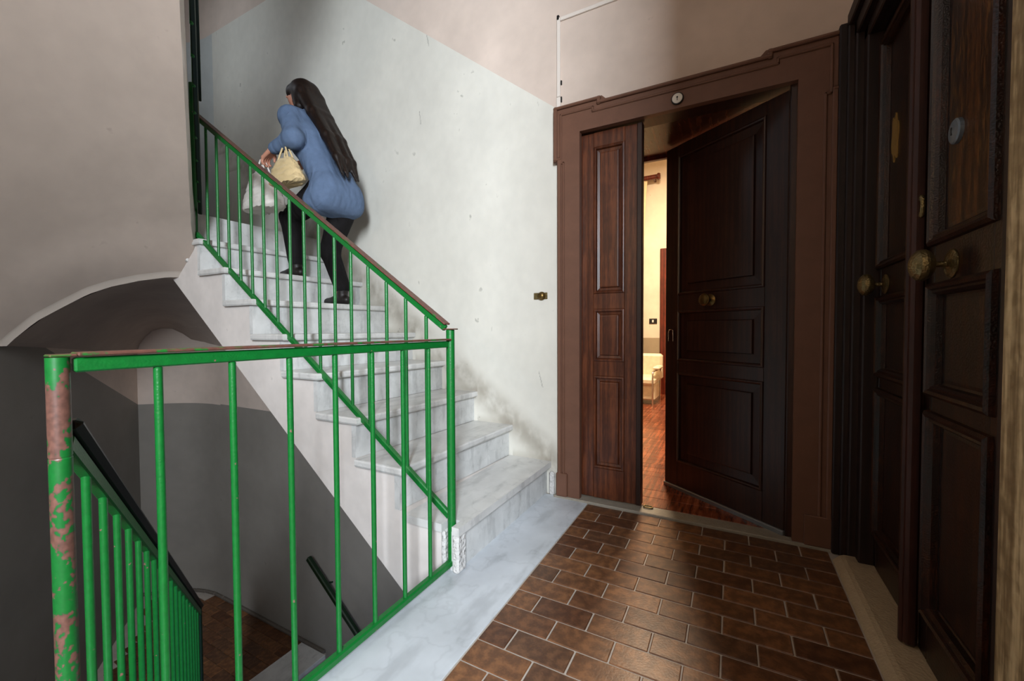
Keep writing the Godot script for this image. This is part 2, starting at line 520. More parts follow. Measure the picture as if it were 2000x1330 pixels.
func build_shell():
	var X := Vector3.RIGHT
	var Y := Vector3.UP
	# back wall: stair side, lower dado / lower plaster / dado along the flight / plaster above
	var wall := thing("wall_back", "long plaster wall behind the marble stairs and the brown door, grey dado below pinkish white", "wall", Vector3.ZERO, 0, "", "structure")
	var o := Vector3(0, 0, ZW)
	var mb := MB.new()
	mb.prism(PackedVector2Array([Vector2(-4.6, -3.6), Vector2(-0.9, -3.6), Vector2(-0.9, -0.35), Vector2(-1.684, 0.25), Vector2(-4.6, 0.25)]), o, X, Y, 0.3)
	part("lower_dado", mb, M.dado_low, wall)
	mb = MB.new()
	mb.prism(PackedVector2Array([Vector2(-4.6, 0.25), Vector2(-1.684, 0.25), Vector2(-3.316, 1.5), Vector2(-4.6, 1.5)]), o, X, Y, 0.3)
	part("lower_plaster", mb, M.pink, wall)
	var poly := PackedVector2Array([Vector2(-0.9, -0.35), Vector2(-0.9, 2.285), Vector2(-3.03, 3.93), Vector2(-3.2, 3.955), Vector2(-4.6, 3.955), Vector2(-4.6, 1.5), Vector2(-3.316, 1.5), Vector2(-1.684, 0.25)])
	mb = MB.new()
	var id := Geometry2D.triangulate_polygon(poly)
	for k in range(0, id.size(), 3):
		var tri := [poly[id[k]], poly[id[k + 1]], poly[id[k + 2]]]
		if (tri[1] - tri[0]).cross(tri[2] - tri[0]) < 0: tri = [tri[0], tri[2], tri[1]]
		for j in [0, 2, 1]:
			var p: Vector2 = tri[j]
			mb.v(Vector3(p.x, p.y, ZW), Vector3(0, 0, 1), Vector2((p.x + 4.6) / 3.7, (4.0 - p.y) / 4.5))
	part("stair_dado", mb, M.stairwall, wall)
	mb = MB.new()
	mb.prism(poly, o - Vector3(0, 0, 0.01), X, Y, 0.29)
	part("dado_backing", mb, M.dado, wall)
	mb = MB.new()
	mb.prism(PackedVector2Array([Vector2(-0.9, 2.285), Vector2(-0.9, 5.5), Vector2(-4.6, 5.5), Vector2(-4.6, 3.955), Vector2(-3.2, 3.955), Vector2(-3.03, 3.93)]), o, X, Y, 0.3)
	mb.prism(PackedVector2Array([Vector2(-0.9, 2.13), Vector2(2.9, 2.13), Vector2(2.9, 5.5), Vector2(-0.9, 5.5)]), o, X, Y, 0.54)
	mb.prism(PackedVector2Array([Vector2(-0.9, -0.35), Vector2(-0.80, -0.35), Vector2(-0.80, 2.13), Vector2(-0.9, 2.13)]), o, X, Y, 0.54)
	mb.prism(PackedVector2Array([Vector2(0.29, -0.35), Vector2(2.9, -0.35), Vector2(2.9, 2.13), Vector2(0.29, 2.13)]), o, X, Y, 0.54)
	part("upper_plaster", mb, M.pink, wall)
	# rounded end of the stairwell
	var wend := thing("wall_end", "rounded plaster end wall of the half landings", "wall", Vector3(-5.2, 0, -2.1), 0, "", "structure")
	var ap := apse()
	var bands := [[-3.6, 0.24, M.dado_low, "lower_dado"], [0.24, 1.55, M.pink, "lower_plaster"], [1.55, 3.955, M.dado, "upper_dado"], [3.955, 5.5, M.pink, "upper_plaster"]]
	for bd in bands:
		mb = MB.new()
		var g := []
		var g2 := []
		for y in [bd[0], bd[1]]:
			var row := []
			var row2 := []
			for p in ap:
				row.append(Vector3(p.x, y, p.y))
				row2.append(Vector3(p.x - 0.25, y, p.y - 0.25))
			g.append(row)
			g2.append(row2)
		mb.grid(g, true)
		mb.grid(g2, false)
		part(bd[3], mb, bd[2], wend)
	# west wall
	var ww := thing("wall_west", "shaded plaster wall beside the lower flight, dark grey dado under plaster", "wall", Vector3(WE_C.x, 0, WE_C.y), 0, "", "structure")
	o = Vector3(WE_C.x, 0, WE_C.y)
	var u := Vector3(WE_D.x, 0, WE_D.y)
	var nx := u.cross(Y)
	# outside of the well lies on the other side of the wall
	mb = MB.new()
	var low := PackedVector2Array([Vector2(0, -3.6), Vector2(6.8, -3.6), Vector2(6.8, 2.1), Vector2(3.6, 2.1), Vector2(1.99, 1.03), Vector2(0, 0.24)])
	var high := PackedVector2Array([Vector2(0, 0.24), Vector2(1.99, 1.03), Vector2(3.6, 2.1), Vector2(6.8, 2.1), Vector2(6.8, 5.5), Vector2(0, 5.5)])
	for k in 2:
		mb = MB.new()
		var src: PackedVector2Array = [low, high][k]
		var mir := PackedVector2Array()
		for p in src: mir.append(Vector2(-p.x, p.y))
		mb.prism(mir, o, -u, Y, 0.25)
		part(["lower_dado", "upper_plaster"][k], mb, [M.dado_low, M.pink][k], ww)
	# east wall around the old double door, its end, and the passage behind the camera
	mb = MB.new()
	mb.box(0.56, 0.80, -0.35, 5.5, ZW, 0.45, 0.0)
	mb.box(0.48, 0.58, 2.30, 5.5, ZW, 0.45, 0.0)
	mb.box(0.48, 0.58, -0.35, 2.31, -1.10, 0.45, 0.0)
	struct("wall_east", mb, M.pink, "plaster wall that holds the worn double door", "wall")
	mb = MB.new()
	mb.box(0.8, 2.9, -0.35, 5.5, 0.21, 0.45, 0.0)
	mb.box(2.65, 2.9, -0.35, 5.5, 0.3, 2.2, 0.0)
	struct("wall_passage", mb, M.shade, "plaster side walls of the window passage behind the landing", "wall")
	# south wall with the window opening
	mb = MB.new()
	mb.box(-0.5, 0.85, -0.35, 5.5, 1.95, 2.2, 0.0)
	mb.box(1.50, 2.9, -0.35, 5.5, 1.95, 2.2, 0.0)
	mb.box(0.85, 1.50, -0.35, 1.45, 1.95, 2.2, 0.0)
	mb.box(0.85, 1.50, 3.05, 5.5, 1.95, 2.2, 0.0)
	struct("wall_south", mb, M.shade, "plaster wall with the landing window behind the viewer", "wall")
	# ceilings: over the landing, over the stairwell, and the flight that climbs above the marble stairs
	mb = MB.new()
	mb.box(-1.06, 2.9, 3.35, 3.53, ZW, 2.2, 0.0)
	var c := thing("ceiling", "plaster ceiling over the landing and the stairwell", "ceiling", Vector3(0, 3.35, 0), 0, "", "structure")
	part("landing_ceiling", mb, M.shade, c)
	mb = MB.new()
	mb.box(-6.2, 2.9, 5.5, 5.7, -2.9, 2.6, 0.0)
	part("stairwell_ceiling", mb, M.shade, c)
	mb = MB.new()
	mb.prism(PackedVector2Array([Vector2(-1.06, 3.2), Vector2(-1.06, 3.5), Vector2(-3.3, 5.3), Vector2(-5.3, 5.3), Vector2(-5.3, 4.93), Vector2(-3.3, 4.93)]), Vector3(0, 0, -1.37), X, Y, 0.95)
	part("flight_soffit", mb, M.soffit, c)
	build_upper_flight()

func drop(v: float) -> float:
	var a := [0.0, 0.095, 0.25, 0.4, 0.515, 0.65, 0.76, 0.86, 0.90, 1.0]
	var b := [0.0, 0.005, 0.036, 0.08, 0.13, 0.218, 0.293, 0.393, 0.45, 0.60]
	for k in a.size() - 1:
		if v > 0.885: return 0.432
		if v <= a[k + 1]:
			return lerpf(b[k], b[k + 1], (v - a[k]) / (a[k + 1] - a[k]))
	return 0.432

func sof_edge(s: float) -> Vector2:   # (t, y) of the soffit's free edge
	if s < 0.18:
		var k := clampf((s + 0.1) / 0.28, 0, 1)
		return Vector2(maxf(0.0195 - 0.567 * s, 0.0), lerpf(1.385, 1.635, k))
	return Vector2(-0.067 * (s - 0.18), 1.50 + 0.75 * s)

func build_upper_flight():
	var up := thing("ceiling_flight", "smooth vaulted plaster underside of the next flight, worn along its free edge", "soffit", st3(0, 0, 1.4), 0, "", "structure")
	var g := []
	var smax := 2.6
	for r in 41:
		var s := -0.1 + (smax + 0.1) * pow(r / 40.0, 1.4)
		var e := sof_edge(s)
		var tw := t_wall(s) + 0.02
		var row := []
		for c in 29:
			var v := c / 28.0
			row.append(st3(s, lerpf(e.x, tw, v), e.y - drop(v)))
		g.append(row)
	var mb := MB.new()
	mb.grid(g, false)
	part("vault", mb, M.soffit, up)
	# side of the slab, a little uneven along the worn arris, and its top
	mb = MB.new()
	var rng := RandomNumberGenerator.new()
	rng.seed = 3
	var a := []
	var b := []
	var c2 := []
	for r in 41:
		var s := -0.1 + (smax + 0.1) * r / 40.0
		var e := sof_edge(s)
		a.append(st3(s, e.x + 0.0, e.y))
		b.append(st3(s, e.x - 0.012 + rng.randf_range(-0.004, 0.004), e.y + 0.03 + rng.randf_range(-0.01, 0.01)))
		c2.append(st3(s, e.x - 0.012, e.y + 0.20))
	var tops := []
	for r in 41:
		var s := -0.1 + (smax + 0.1) * r / 40.0
		tops.append(st3(s, t_wall(s) + 0.05, sof_edge(s).y + 0.20))
	mb.grid([a, b, c2, tops], false)
	part("slab_edge", mb, M.stringer, up)
	# arched rim where the soffit ends over the half landing
	mb = MB.new()
	var r0 := []
	var r1 := []
	var r2 := []
	for k in 29:
		var v := k / 28.0
		var e := sof_edge(-0.1)
		var t := lerpf(e.x, t_wall(-0.1) + 0.02, v)
		var y: float = e.y - drop(v)
		r0.append(st3(-0.1, t, y))
		r1.append(st3(-0.115, t, y - 0.012))
		r2.append(st3(-0.135, t - 0.01 * v, y - 0.035))
	mb.grid([r2, r1, r0], true)
	part("arched_rim", mb, M.rim, up)
	# vault under the half landing
	var vault := MB.new()
	var gg := []
	var far := [Vector3(-5.41, 0.74, -1.95), Vector3(-5.39, 0.86, -1.97), Vector3(-5.35, 0.94, -2.005), Vector3(-5.30, 1.0, -2.045), Vector3(-5.24, 1.025, -2.10), Vector3(-5.16, 1.02, -2.16), Vector3(-5.08, 0.97, -2.215), Vector3(-5.0, 0.905, -2.26), Vector3(-4.85, 0.88, -2.305), Vector3(-4.5, 0.83, -2.325)]
	var near := []
	var vs := [1.0, 0.86, 0.72, 0.58, 0.44, 0.3, 0.16, 0.05]
	for v in vs:
		var e := sof_edge(-0.1)
		near.append(st3(-0.135, lerpf(e.x, t_wall(-0.1) + 0.02, v) - 0.01 * v, e.y - drop(v) - 0.035))
	near.append(Vector3(-3.38, 1.33, -1.75))
	near.append(Vector3(-3.3, 0.95, -2.33))
	for r in 15:
		var k := r / 14.0
		var row := []
		for c in far.size():
			var p: Vector3 = near[c].lerp(far[c], k)
			p.y = lerpf(near[c].y, far[c].y, pow(k, 1.25))
			row.append(p)
		gg.append(row)
	vault.grid(gg, true)
	part("landing_vault", vault, M.soffit, up)
	# half landing slab
	var pl := PackedVector2Array()
	var sw := st2(-0.1, t_wall(-0.1))
	for p in [Vector2(-3.085, -1.37), Vector2(-3.085, ZW)]: pl.append(Vector2(p.x, -p.y))
	for p in apse(): pl.append(Vector2(p.x, -p.y))
	pl.append(Vector2(sw.x, -sw.y))
	for p in [st2(-0.1, 0.17), Vector2(-3.13, -1.33)]: pl.append(Vector2(p.x, -p.y))
	mb = MB.new()
	mb.prism(pl, Vector3(0, 1.764, 0), Vector3.RIGHT, Vector3.FORWARD, 0.26)
	struct("floor_half_landing", mb, M.marble, "upper half landing slab at the top of the marble stairs", "landing")

# ---------------------------------------------------------------- floors
func tile_mesh(w: float, l: float) -> ArrayMesh:
	var mb := MB.new()
	mb.box(-w / 2, w / 2, -0.012, 0.0, -l / 2, l / 2, 0.0025)
	return mb.st.commit()

func build_floor():
	var fl := thing("floor", "brown glazed brick-bond tile floor of the landing", "floor", Vector3.ZERO, 0, "", "structure")
	var mb := MB.new()
	# concrete under everything, landing outline
	var pl := PackedVector2Array()
	for p in [Vector2(-1.06, -0.262), Vector2(-1.622, 0.79), Vector2(0.02, 1.98), Vector2(2.9, 1.98), Vector2(2.9, ZW), Vector2(-1.06, ZW)]: pl.append(Vector2(p.x, -p.y))
	mb.prism(pl, Vector3(0, -0.003, 0), Vector3.RIGHT, Vector3.FORWARD, 0.2)
	part("grout_bed", mb, M.mortar, fl)
	# marble kerb along the well, in two slabs
	mb = MB.new()
	mb.box(-1.065, -0.7225, -0.03, 0.001, -2.30, 0.75, 0.002)
	part("marble_slab", mb, M.kerb, fl)
	var rng := RandomNumberGenerator.new()
	rng.seed = 77
	var meshes := {}
	var rest := MB.new()
	for r in 42:
		var z0 := -2.272 + 0.097 * r
		var x := -0.7195 - (0.1 if r % 2 == 1 else 0.0)
		while x < 0.395:
			var a := maxf(x, -0.7195)
			var b := minf(x + 0.2, 0.392)
			if 0.392 - b < 0.03: b = 0.392
			x += 0.2
			if b - a < 0.02: continue
			var w := b - a - 0.0050
			if r > 15:
				rest.box(a + 0.002, b - 0.002, -0.012, 0.0, z0 + 0.002, z0 + 0.095, 0.0025)
				continue
			var key := "%.3f" % w
			if not meshes.has(key): meshes[key] = tile_mesh(w, 0.0924)
			var mi := MeshInstance3D.new()
			mi.name = "tile"
			mi.mesh = meshes[key]
			mi.material_override = M.tiles[rng.randi_range(0, 5)]
			mi.position = Vector3((a + b) / 2 + rng.randf_range(-0.0004, 0.0004), rng.randf_range(-0.0004, 0.0004), z0 + 0.0485)
			mi.rotation = Vector3(rng.randf_range(-0.004, 0.004), rng.randf_range(-0.004, 0.004), rng.randf_range(-0.003, 0.003))
			fl.add_child(mi, true)
	var more := part("farther_tiles", rest, M.tiles[0], fl)
	more.set_meta("kind", "stuff")
	# lower half landing
	var lo := thing("floor_lower", "dim brown tiled lower half landing beyond the railing", "floor", Vector3(-4.2, -1.764, -1.8), 0, "", "structure")
	pl = PackedVector2Array()
	var sw := st2(0.3, t_wall(0.3))
	for p in [Vector2(-3.05, -1.40), Vector2(-3.05, ZW)]: pl.append(Vector2(p.x, -p.y))
	for p in apse(): pl.append(Vector2(p.x, -p.y))
	pl.append(Vector2(sw.x, -sw.y))
	pl.append(Vector2(st2(0.3, 0).x, -st2(0.3, 0).y))
	mb = MB.new()
	mb.prism(pl, Vector3(0, -1.772, 0), Vector3.RIGHT, Vector3.FORWARD, 0.2)
	part("grout_bed", mb, M.mortar, lo)
	mb = MB.new()
	mb.box(-3.34, -3.03, -1.80, -1.762, ZW + 0.02, -1.38, 0.003)
	part("marble_slab", mb, M.marble, lo)
	for r in 24:
		var z0 := -2.30 + 0.097 * r
		var x := -3.345 + (0.1 if r % 2 == 1 else 0.0)
		while x > -5.5:
			var a := x - 0.2
			var b := minf(x, -3.345)
			x -= 0.2
			var cz := z0 + 0.0485
			var cx := (a + b) / 2
			# keep inside the rounded wall
			var inside := true
			for p in [Vector2(a, z0), Vector2(b, z0), Vector2(a, z0 + 0.097)]:
				if p.x < -4.6 and p.y < -2.32 + maxf(0.0, (-4.72 - p.x)) * 0.50: inside = false
				var q: Vector2 = p - WE_C
				if q.x * WE_D.y - q.y * WE_D.x < 0.03: inside = false
			if not inside: continue
			var w := b - a - 0.0045
			var key := "%.3f" % w
			if not meshes.has(key): meshes[key] = tile_mesh(w, 0.0928)
			var mi := MeshInstance3D.new()
			mi.name = "tile"
			mi.mesh = meshes[key]
			mi.material_override = M.tiles[rng.randi_range(0, 5)]
			mi.position = Vector3(cx + 4.2, rng.randf_range(-0.0005, 0.0005), cz + 1.8)
			lo.add_child(mi, true)
	# mortar skirting at the foot of the lower wall
	mb = MB.new()
	var ap := apse()
	for k in ap.size() - 1:
		var p: Vector2 = ap[k]
		var q: Vector2 = ap[k + 1]
		mb.bar(Vector3(p.x, -1.752, p.y + 0.012), Vector3(q.x, -1.752, q.y + 0.012), 0.03, 0.03, Vector3.UP, 0.008)
	mb.bar(Vector3(-3.05, -1.752, ZW + 0.012), Vector3(-4.6, -1.752, ZW + 0.012), 0.03, 0.03, Vector3.UP, 0.008)
	part("mortar_skirting", mb, M.skirting, lo)

# ---------------------------------------------------------------- stairs
func xn_near(n: int) -> float:
	return -0.965 if n <= 1 else -1.0 - 0.27 * (n - 1)
func xn_wall(n: int) -> float:
	return -0.962 - 0.2645 * (n - 1)

func build_stairs():
	var s := thing("staircase", "worn white marble flight climbing behind the green railing", "staircase", Vector3(-1.0, 0, -1.85))
	var zs := -1.355
	for n in range(1, 10):
		var y := RISE * n
		# riser slab
		var mb := MB.new()
		var xa := xn_near(n) - 0.028
		var xb := xn_wall(n) - 0.028
		var o := PackedVector2Array([Vector2(xa, 1.375), Vector2(xb, -ZW), Vector2(xb - 0.03, -ZW), Vector2(xa - 0.03, 1.375)])
		mb.prism(o, Vector3(0, y - 0.032, 0), Vector3.RIGHT, Vector3.FORWARD, RISE - 0.032)
		part("riser", mb, M.riser, s)
		# tread slab with rounded nosing on the front and on the free side
		mb = MB.new()
		var xe := xn_near(n) - 0.29 if n < 9 else xn_near(n) - 0.35
		var xw := xn_wall(n) - 0.285 if n < 9 else xn_wall(n) - 0.35
		var f := [Vector3(xn_near(n), 0, zs), Vector3(xn_wall(n), 0, ZW), Vector3(xw, 0, ZW), Vector3(xe, 0, zs)]
		if n == 1:
			var o1 := PackedVector2Array([Vector2(f[0].x, -zs), Vector2(f[1].x, -ZW), Vector2(f[2].x, -ZW), Vector2(f[3].x, -zs), Vector2(-1.052, -zs), Vector2(-1.052, 1.416), Vector2(-1.0, 1.416), Vector2(-1.0, -zs)])
			mb.prism(o1, Vector3(0, y, 0), Vector3.RIGHT, Vector3.FORWARD, 0.034)
			part("tread", mb, M.marble, s)
			continue
		var prof := [[-0.034, 0.004], [-0.026, 0.0], [-0.008, 0.0], [-0.002, 0.003], [0.0, 0.009]]
		var ringsA := []
		for pr in prof:
			var i: float = pr[1]
			ringsA.append([f[0] + Vector3(-i, y + pr[0], -i), f[1] + Vector3(-i, y + pr[0], 0), f[2] + Vector3(0, y + pr[0], 0), f[3] + Vector3(0, y + pr[0], -i)])
		for k in ringsA.size() - 1:
			for q in 4:
				var q2: int = (q + 1) % 4
				mb.quad(ringsA[k][q], ringsA[k][q2], ringsA[k + 1][q2], ringsA[k + 1][q])
		var tp: Array = ringsA[ringsA.size() - 1]
		mb.quad(tp[0], tp[1], tp[2], tp[3])
		var bt: Array = ringsA[0]
		mb.quad(bt[3], bt[2], bt[1], bt[0])
		part("tread", mb, M.marble, s)
	# plastered string wall
	var mb2 := MB.new()
	var pts := PackedVector2Array()
	pts.append(Vector2(-1.056, -0.19))
	for n in range(1, 10):
		pts.append(Vector2(xn_near(n) - (0.04 if n > 1 else 0.091), RISE * (n - 1) if n > 1 else -0.02))
		pts.append(Vector2(xn_near(n) - (0.04 if n > 1 else 0.091), RISE * n - 0.03))
	pts.append(Vector2(-3.50, 1.73))
	pts.append(Vector2(-3.50, 1.42))
	pts.append(Vector2(-3.34, 1.395))
	pts.append(Vector2(-1.262, -0.19))
	mb2.prism(pts, Vector3(0, 0, -1.38), Vector3.RIGHT, Vector3.UP, 0.93)
	part("string_wall", mb2, M.stringer, s)
	# plaster lump around the newel foot, and its rough block by the door frame
	mb2 = MB.new()
	mb2.box(-1.004, -0.972, 0.0, 0.162, -1.42, -1.358, 0.008)
	part("plaster_patch", mb2, M.lump, s)
	mb2 = MB.new()
	mb2.box(-1.066, -1.045, 0.0, 0.162, -1.42, -1.366, 0.007)
	part("plaster_patch", mb2, M.lump, s)
	mb2 = MB.new()
	mb2.box(-0.967, -0.935, 0.0, 0.14, -2.318, -2.288, 0.009)
	part("plaster_patch", mb2, M.lump, s)
	mb2 = MB.new()
	mb2.box(-3.14, -3.06, 1.44, 1.60, -1.385, -1.368, 0.012)
	part("plaster_patch", mb2, M.lump, s)
	# the flight going down beside the railing
	var d := thing("lower_staircase", "unlit marble flight going down behind the leaning green balusters", "staircase", Vector3(-1.3, 0, 0.2))
	for n in 9:
		var y := -RISE * n
		var s1 := 2.305 - 0.25 * n
		if n > 0:
			mb2 = MB.new()
			var q := PackedVector2Array()
			for p in [st2(s1 + 0.25, 0.0), st2(s1 + 0.25, t_wall(s1 + 0.25)), st2(s1 - 0.02, t_wall(s1 - 0.02)), st2(s1 - 0.02, 0.0)]: q.append(Vector2(p.x, -p.y))
			mb2.prism(q, Vector3(0, y, 0), Vector3.RIGHT, Vector3.FORWARD, 0.03)
			part("tread", mb2, M.marble, d)
		mb2 = MB.new()
		var w := PackedVector2Array()
		for p in [st2(s1, 0.02), st2(s1, t_wall(s1)), st2(s1 + 0.05, t_wall(s1 + 0.05)), st2(s1 + 0.05, 0.02)]: w.append(Vector2(p.x, -p.y))
		mb2.prism(w, Vector3(0, y - 0.031, 0), Vector3.RIGHT, Vector3.FORWARD, RISE - 0.031)
		part("riser", mb2, M.riser, d)
	mb2 = MB.new()
	var u := Vector3(D2.x, 0, D2.y)
	var sp := PackedVector2Array([Vector2(2.35, -0.02), Vector2(2.35, -0.4), Vector2(0.45, -2.0), Vector2(0.28, -2.0), Vector2(0.28, -1.70)])
	var sm2 := PackedVector2Array()
	for p in sp: sm2.append(Vector2(p.x, p.y - 0.06))
	mb2.prism(sm2, st3(0, 0.012, 0), u, Vector3.UP, 0.06)
	part("string_wall", mb2, M.stringer, d)
	# the flight that continues down from the lower half landing
	var e := thing("lowest_staircase", "dim marble steps leading down from the lower half landing", "staircase", Vector3(-3.0, -1.8, -1.85))
	for n in range(1, 6):
		var y := -1.764 - RISE * n
		var x1 := -3.05 + 0.27 * (n - 1)
		mb2 = MB.new()
		mb2.box(x1 - 0.02, x1 + 0.29, y - 0.03, y, ZW + 0.01, -1.38, 0.004)
		part("tread", mb2, M.marble, e)
		mb2 = MB.new()
		mb2.box(x1 - 0.045, x1 - 0.01, y, y + RISE - 0.036, ZW + 0.01, -1.39, 0.002)
		part("riser", mb2, M.riser, e)

# ---------------------------------------------------------------- railings
func flat_rail(parent: Node3D, a: Vector3, b: Vector3, top_name := "handrail"):
	# a worn flat strip over a green channel
	var d := (b - a).normalized()
	var side := d.cross(Vector3.UP).normalized()
	var up := side.cross(d).normalized()
	var mb := MB.new()
	mb.bar(a, b, 0.038, 0.007, Vector3.UP, 0.002)
	part(top_name, mb, M.railtop, parent, false, "worn brown flat rail top")
	mb = MB.new()
	mb.bar(a - up * 0.019 - d * 0.002, b - up * 0.019 - d * 0.012, 0.018, 0.026, Vector3.UP, 0.003)
	part("channel", mb, M.green, parent)

func build_railings():
	var X := -1.025
	# landing guard: near post, newel, rails, seven balusters
	var g := thing("guard_railing", "green iron guard along the landing edge with a chipped rusty near post", "railing", Vector3(X, 0, -0.83))
	var mb := MB.new()
	var H := 2.0
	mb.lathe(Transform3D(Basis(), Vector3(X, 0.955 - H, -0.262)), PackedVector2Array([Vector2(0.0, 0.0), Vector2(0.0152, 0.0), Vector2(0.0152, 1.825), Vector2(0.0144, 1.827), Vector2(0.0152, 1.829), Vector2(0.0152, H)]), 28)
	part("near_post", mb, M.post, g, false, "post with chipped green paint over brown rust")
	mb = MB.new()
	mb.bar(Vector3(X, 0.958, -0.249), Vector3(X, 0.958, -0.284), 0.030, 0.005)
	part("post_cap", mb, M.railtop, g)
	mb = MB.new()
	mb.rod(Vector3(X, 0.02, -1.39), Vector3(X, 1.0, -1.39), 0.0175, 20)
	part("newel_post", mb, M.green, g)
	mb = MB.new()
	mb.bar(Vector3(X, 1.002, -1.37), Vector3(X, 1.002, -1.412), 0.05, 0.005)
	part("newel_cap", mb, M.railtop, g)
	flat_rail(g, Vector3(X, 0.9595, -0.283), Vector3(X, 0.9595, -1.375))
	mb = MB.new()
	mb.bar(Vector3(X, 0.030, -0.262), Vector3(X, 0.030, -1.392), 0.026, 0.026, Vector3.UP, 0.005)
	part("bottom_rail", mb, M.green, g)
	var proto := baluster(0.885)
	for k in 7:
		var b := MeshInstance3D.new()
		b.name = "baluster"
		b.mesh = proto
		b.material_override = M.green
		b.position = Vector3(0, 0.042, -0.403 - 0.141 * k + 0.83)
		g.add_child(b, true)
	# railing of the marble flight
	var z := -1.39
	var r := thing("stair_railing", "green iron railing climbing the marble flight to the half landing", "railing", Vector3(-2.0, 0.9, z))
	var y_top := func(x: float) -> float: return 1.0 - 0.6945 * (x + 1.0)
	var y_low := func(x: float) -> float: return 0.213 - 0.715 * (x + 1.026)
	mb = MB.new()
	mb.tube([Vector3(-1.0, 1.004, z), Vector3(-1.02, 1.006, z), Vector3(-1.035, 1.012, z), Vector3(-1.055, 1.026, z), Vector3(-1.08, 1.046, z)], 0.004, 6)
	flat_rail(r, Vector3(-1.04, y_top.call(-1.04) - 0.006, z), Vector3(-2.962, y_top.call(-2.962) - 0.006, z))
	mb = MB.new()
	mb.bar(Vector3(-1.035, y_low.call(-1.035), z), Vector3(-2.985, y_low.call(-2.985), z), 0.022, 0.028, Vector3.UP, 0.004)
	part("bottom_rail", mb, M.green, r)
	for k in 16:
		var x := -1.151 - 0.1132 * k
		mb = MB.new()
		mb.rod(Vector3(x, y_low.call(x) + 0.008, z), Vector3(x, y_top.call(x) - 0.045, z), 0.0078, 10)
		part("baluster", mb, M.green, r)
	mb = MB.new()
	mb.rod(Vector3(-3.0, 1.52, z), Vector3(-3.0, 2.55, z), 0.016, 14)
	part("end_post", mb, M.green, r)
	# railing of the flight going down
	var P := st2(2.305, 0)
	var lr := thing("lower_railing", "dark green railing going down from the chipped post into the well", "railing", Vector3(-2.0, -0.5, -0.8))
	var yt := func(s: float) -> float: return 0.862 - 0.737 * (2.305 - s)
	mb = MB.new()
	mb.bar(st3(2.285, 0, yt.call(2.285) - 0.008), st3(0.25, 0, yt.call(0.25) - 0.008), 0.045, 0.022, Vector3.UP, 0.009)
	part("handrail", mb, M.blackrail, lr)
	mb = MB.new()
	mb.bar(st3(2.285, 0, yt.call(2.285) - 0.045), st3(0.25, 0, yt.call(0.25) - 0.045), 0.02, 0.03, Vector3.UP, 0.003)
	part("channel", mb, M.green, lr)
	mb = MB.new()
	mb.bar(st3(2.285, 0, yt.call(2.285) - 0.80), st3(0.25, 0, yt.call(0.25) - 0.80), 0.022, 0.028, Vector3.UP, 0.003)
	part("bottom_rail", mb, M.green, lr)
	for k in 18:
		var s := 2.182 - 0.1065 * k
		mb = MB.new()
		mb.rod(st3(s, 0, yt.call(s) - 0.80), st3(s, 0, yt.call(s) - 0.052), 0.0078, 10)
		part("baluster", mb, M.green, lr)
	mb = MB.new()
	mb.rod(st3(0.255, 0, -1.77), st3(0.255, 0, yt.call(0.255)), 0.013, 12)
	part("end_post", mb, M.darkgreen, lr)
	# railing of the flight that climbs overhead, seen nearly edge-on
	var ur := thing("upper_railing", "dark green railing seen edge-on beside the flight overhead", "railing", Vector3(-2.9, 1.7, -1.35))
	var e2 := func(s: float) -> float: return sof_edge(maxf(s, 0.18)).x - 0.035
	for pr in [[0.93, 0.022, 0.04, "handrail"], [0.22, 0.024, 0.022, "bottom_rail"]]:
		mb = MB.new()
		var s0 := 0.03
		var s1 := 2.3
		mb.bar(st3(s0, e2.call(s0), 1.50 + 0.75 * s0 + pr[0]), st3(s1, e2.call(s1), 1.50 + 0.75 * s1 + pr[0]), pr[2], pr[1], Vector3.UP, 0.004)
		part(pr[3], mb, M.darkgreen, ur)
	for k in 19:
		var s := 0.12 + 0.115 * k
		mb = MB.new()
		mb.rod(st3(s, e2.call(s), 1.50 + 0.75 * s + 0.20), st3(s, e2.call(s), 1.50 + 0.75 * s + 0.92), 0.0078, 10)
		part("baluster", mb, M.green, ur)
	# short wall handrail of the lowest flight
	mb = MB.new()
	mb.bar(Vector3(-3.14, -0.92, -2.235), Vector3(-1.7, -2.06, -2.235), 0.04, 0.045, Vector3.UP, 0.008)
	var hr := thing("wall_handrail", "short dark green handrail slanting on the wall under the marble flight", "handrail", Vector3(-2.8, -1.2, -2.235))
	part("rail", mb, M.darkgreen, hr)
	for x in [-2.95, -1.9]:
		mb = MB.new()
		var y: float = -0.92 - (x + 3.14) * 0.7917
		mb.rod(Vector3(x, y - 0.02, -2.235), Vector3(x, y - 0.05, ZW), 0.008, 8)
		part("bracket", mb, M.darkgreen, hr)

func baluster(h: float) -> ArrayMesh:
	var mb := MB.new()
	mb.rod(Vector3.ZERO, Vector3(0, h, 0), 0.0078, 14)
	return mb.st.commit()

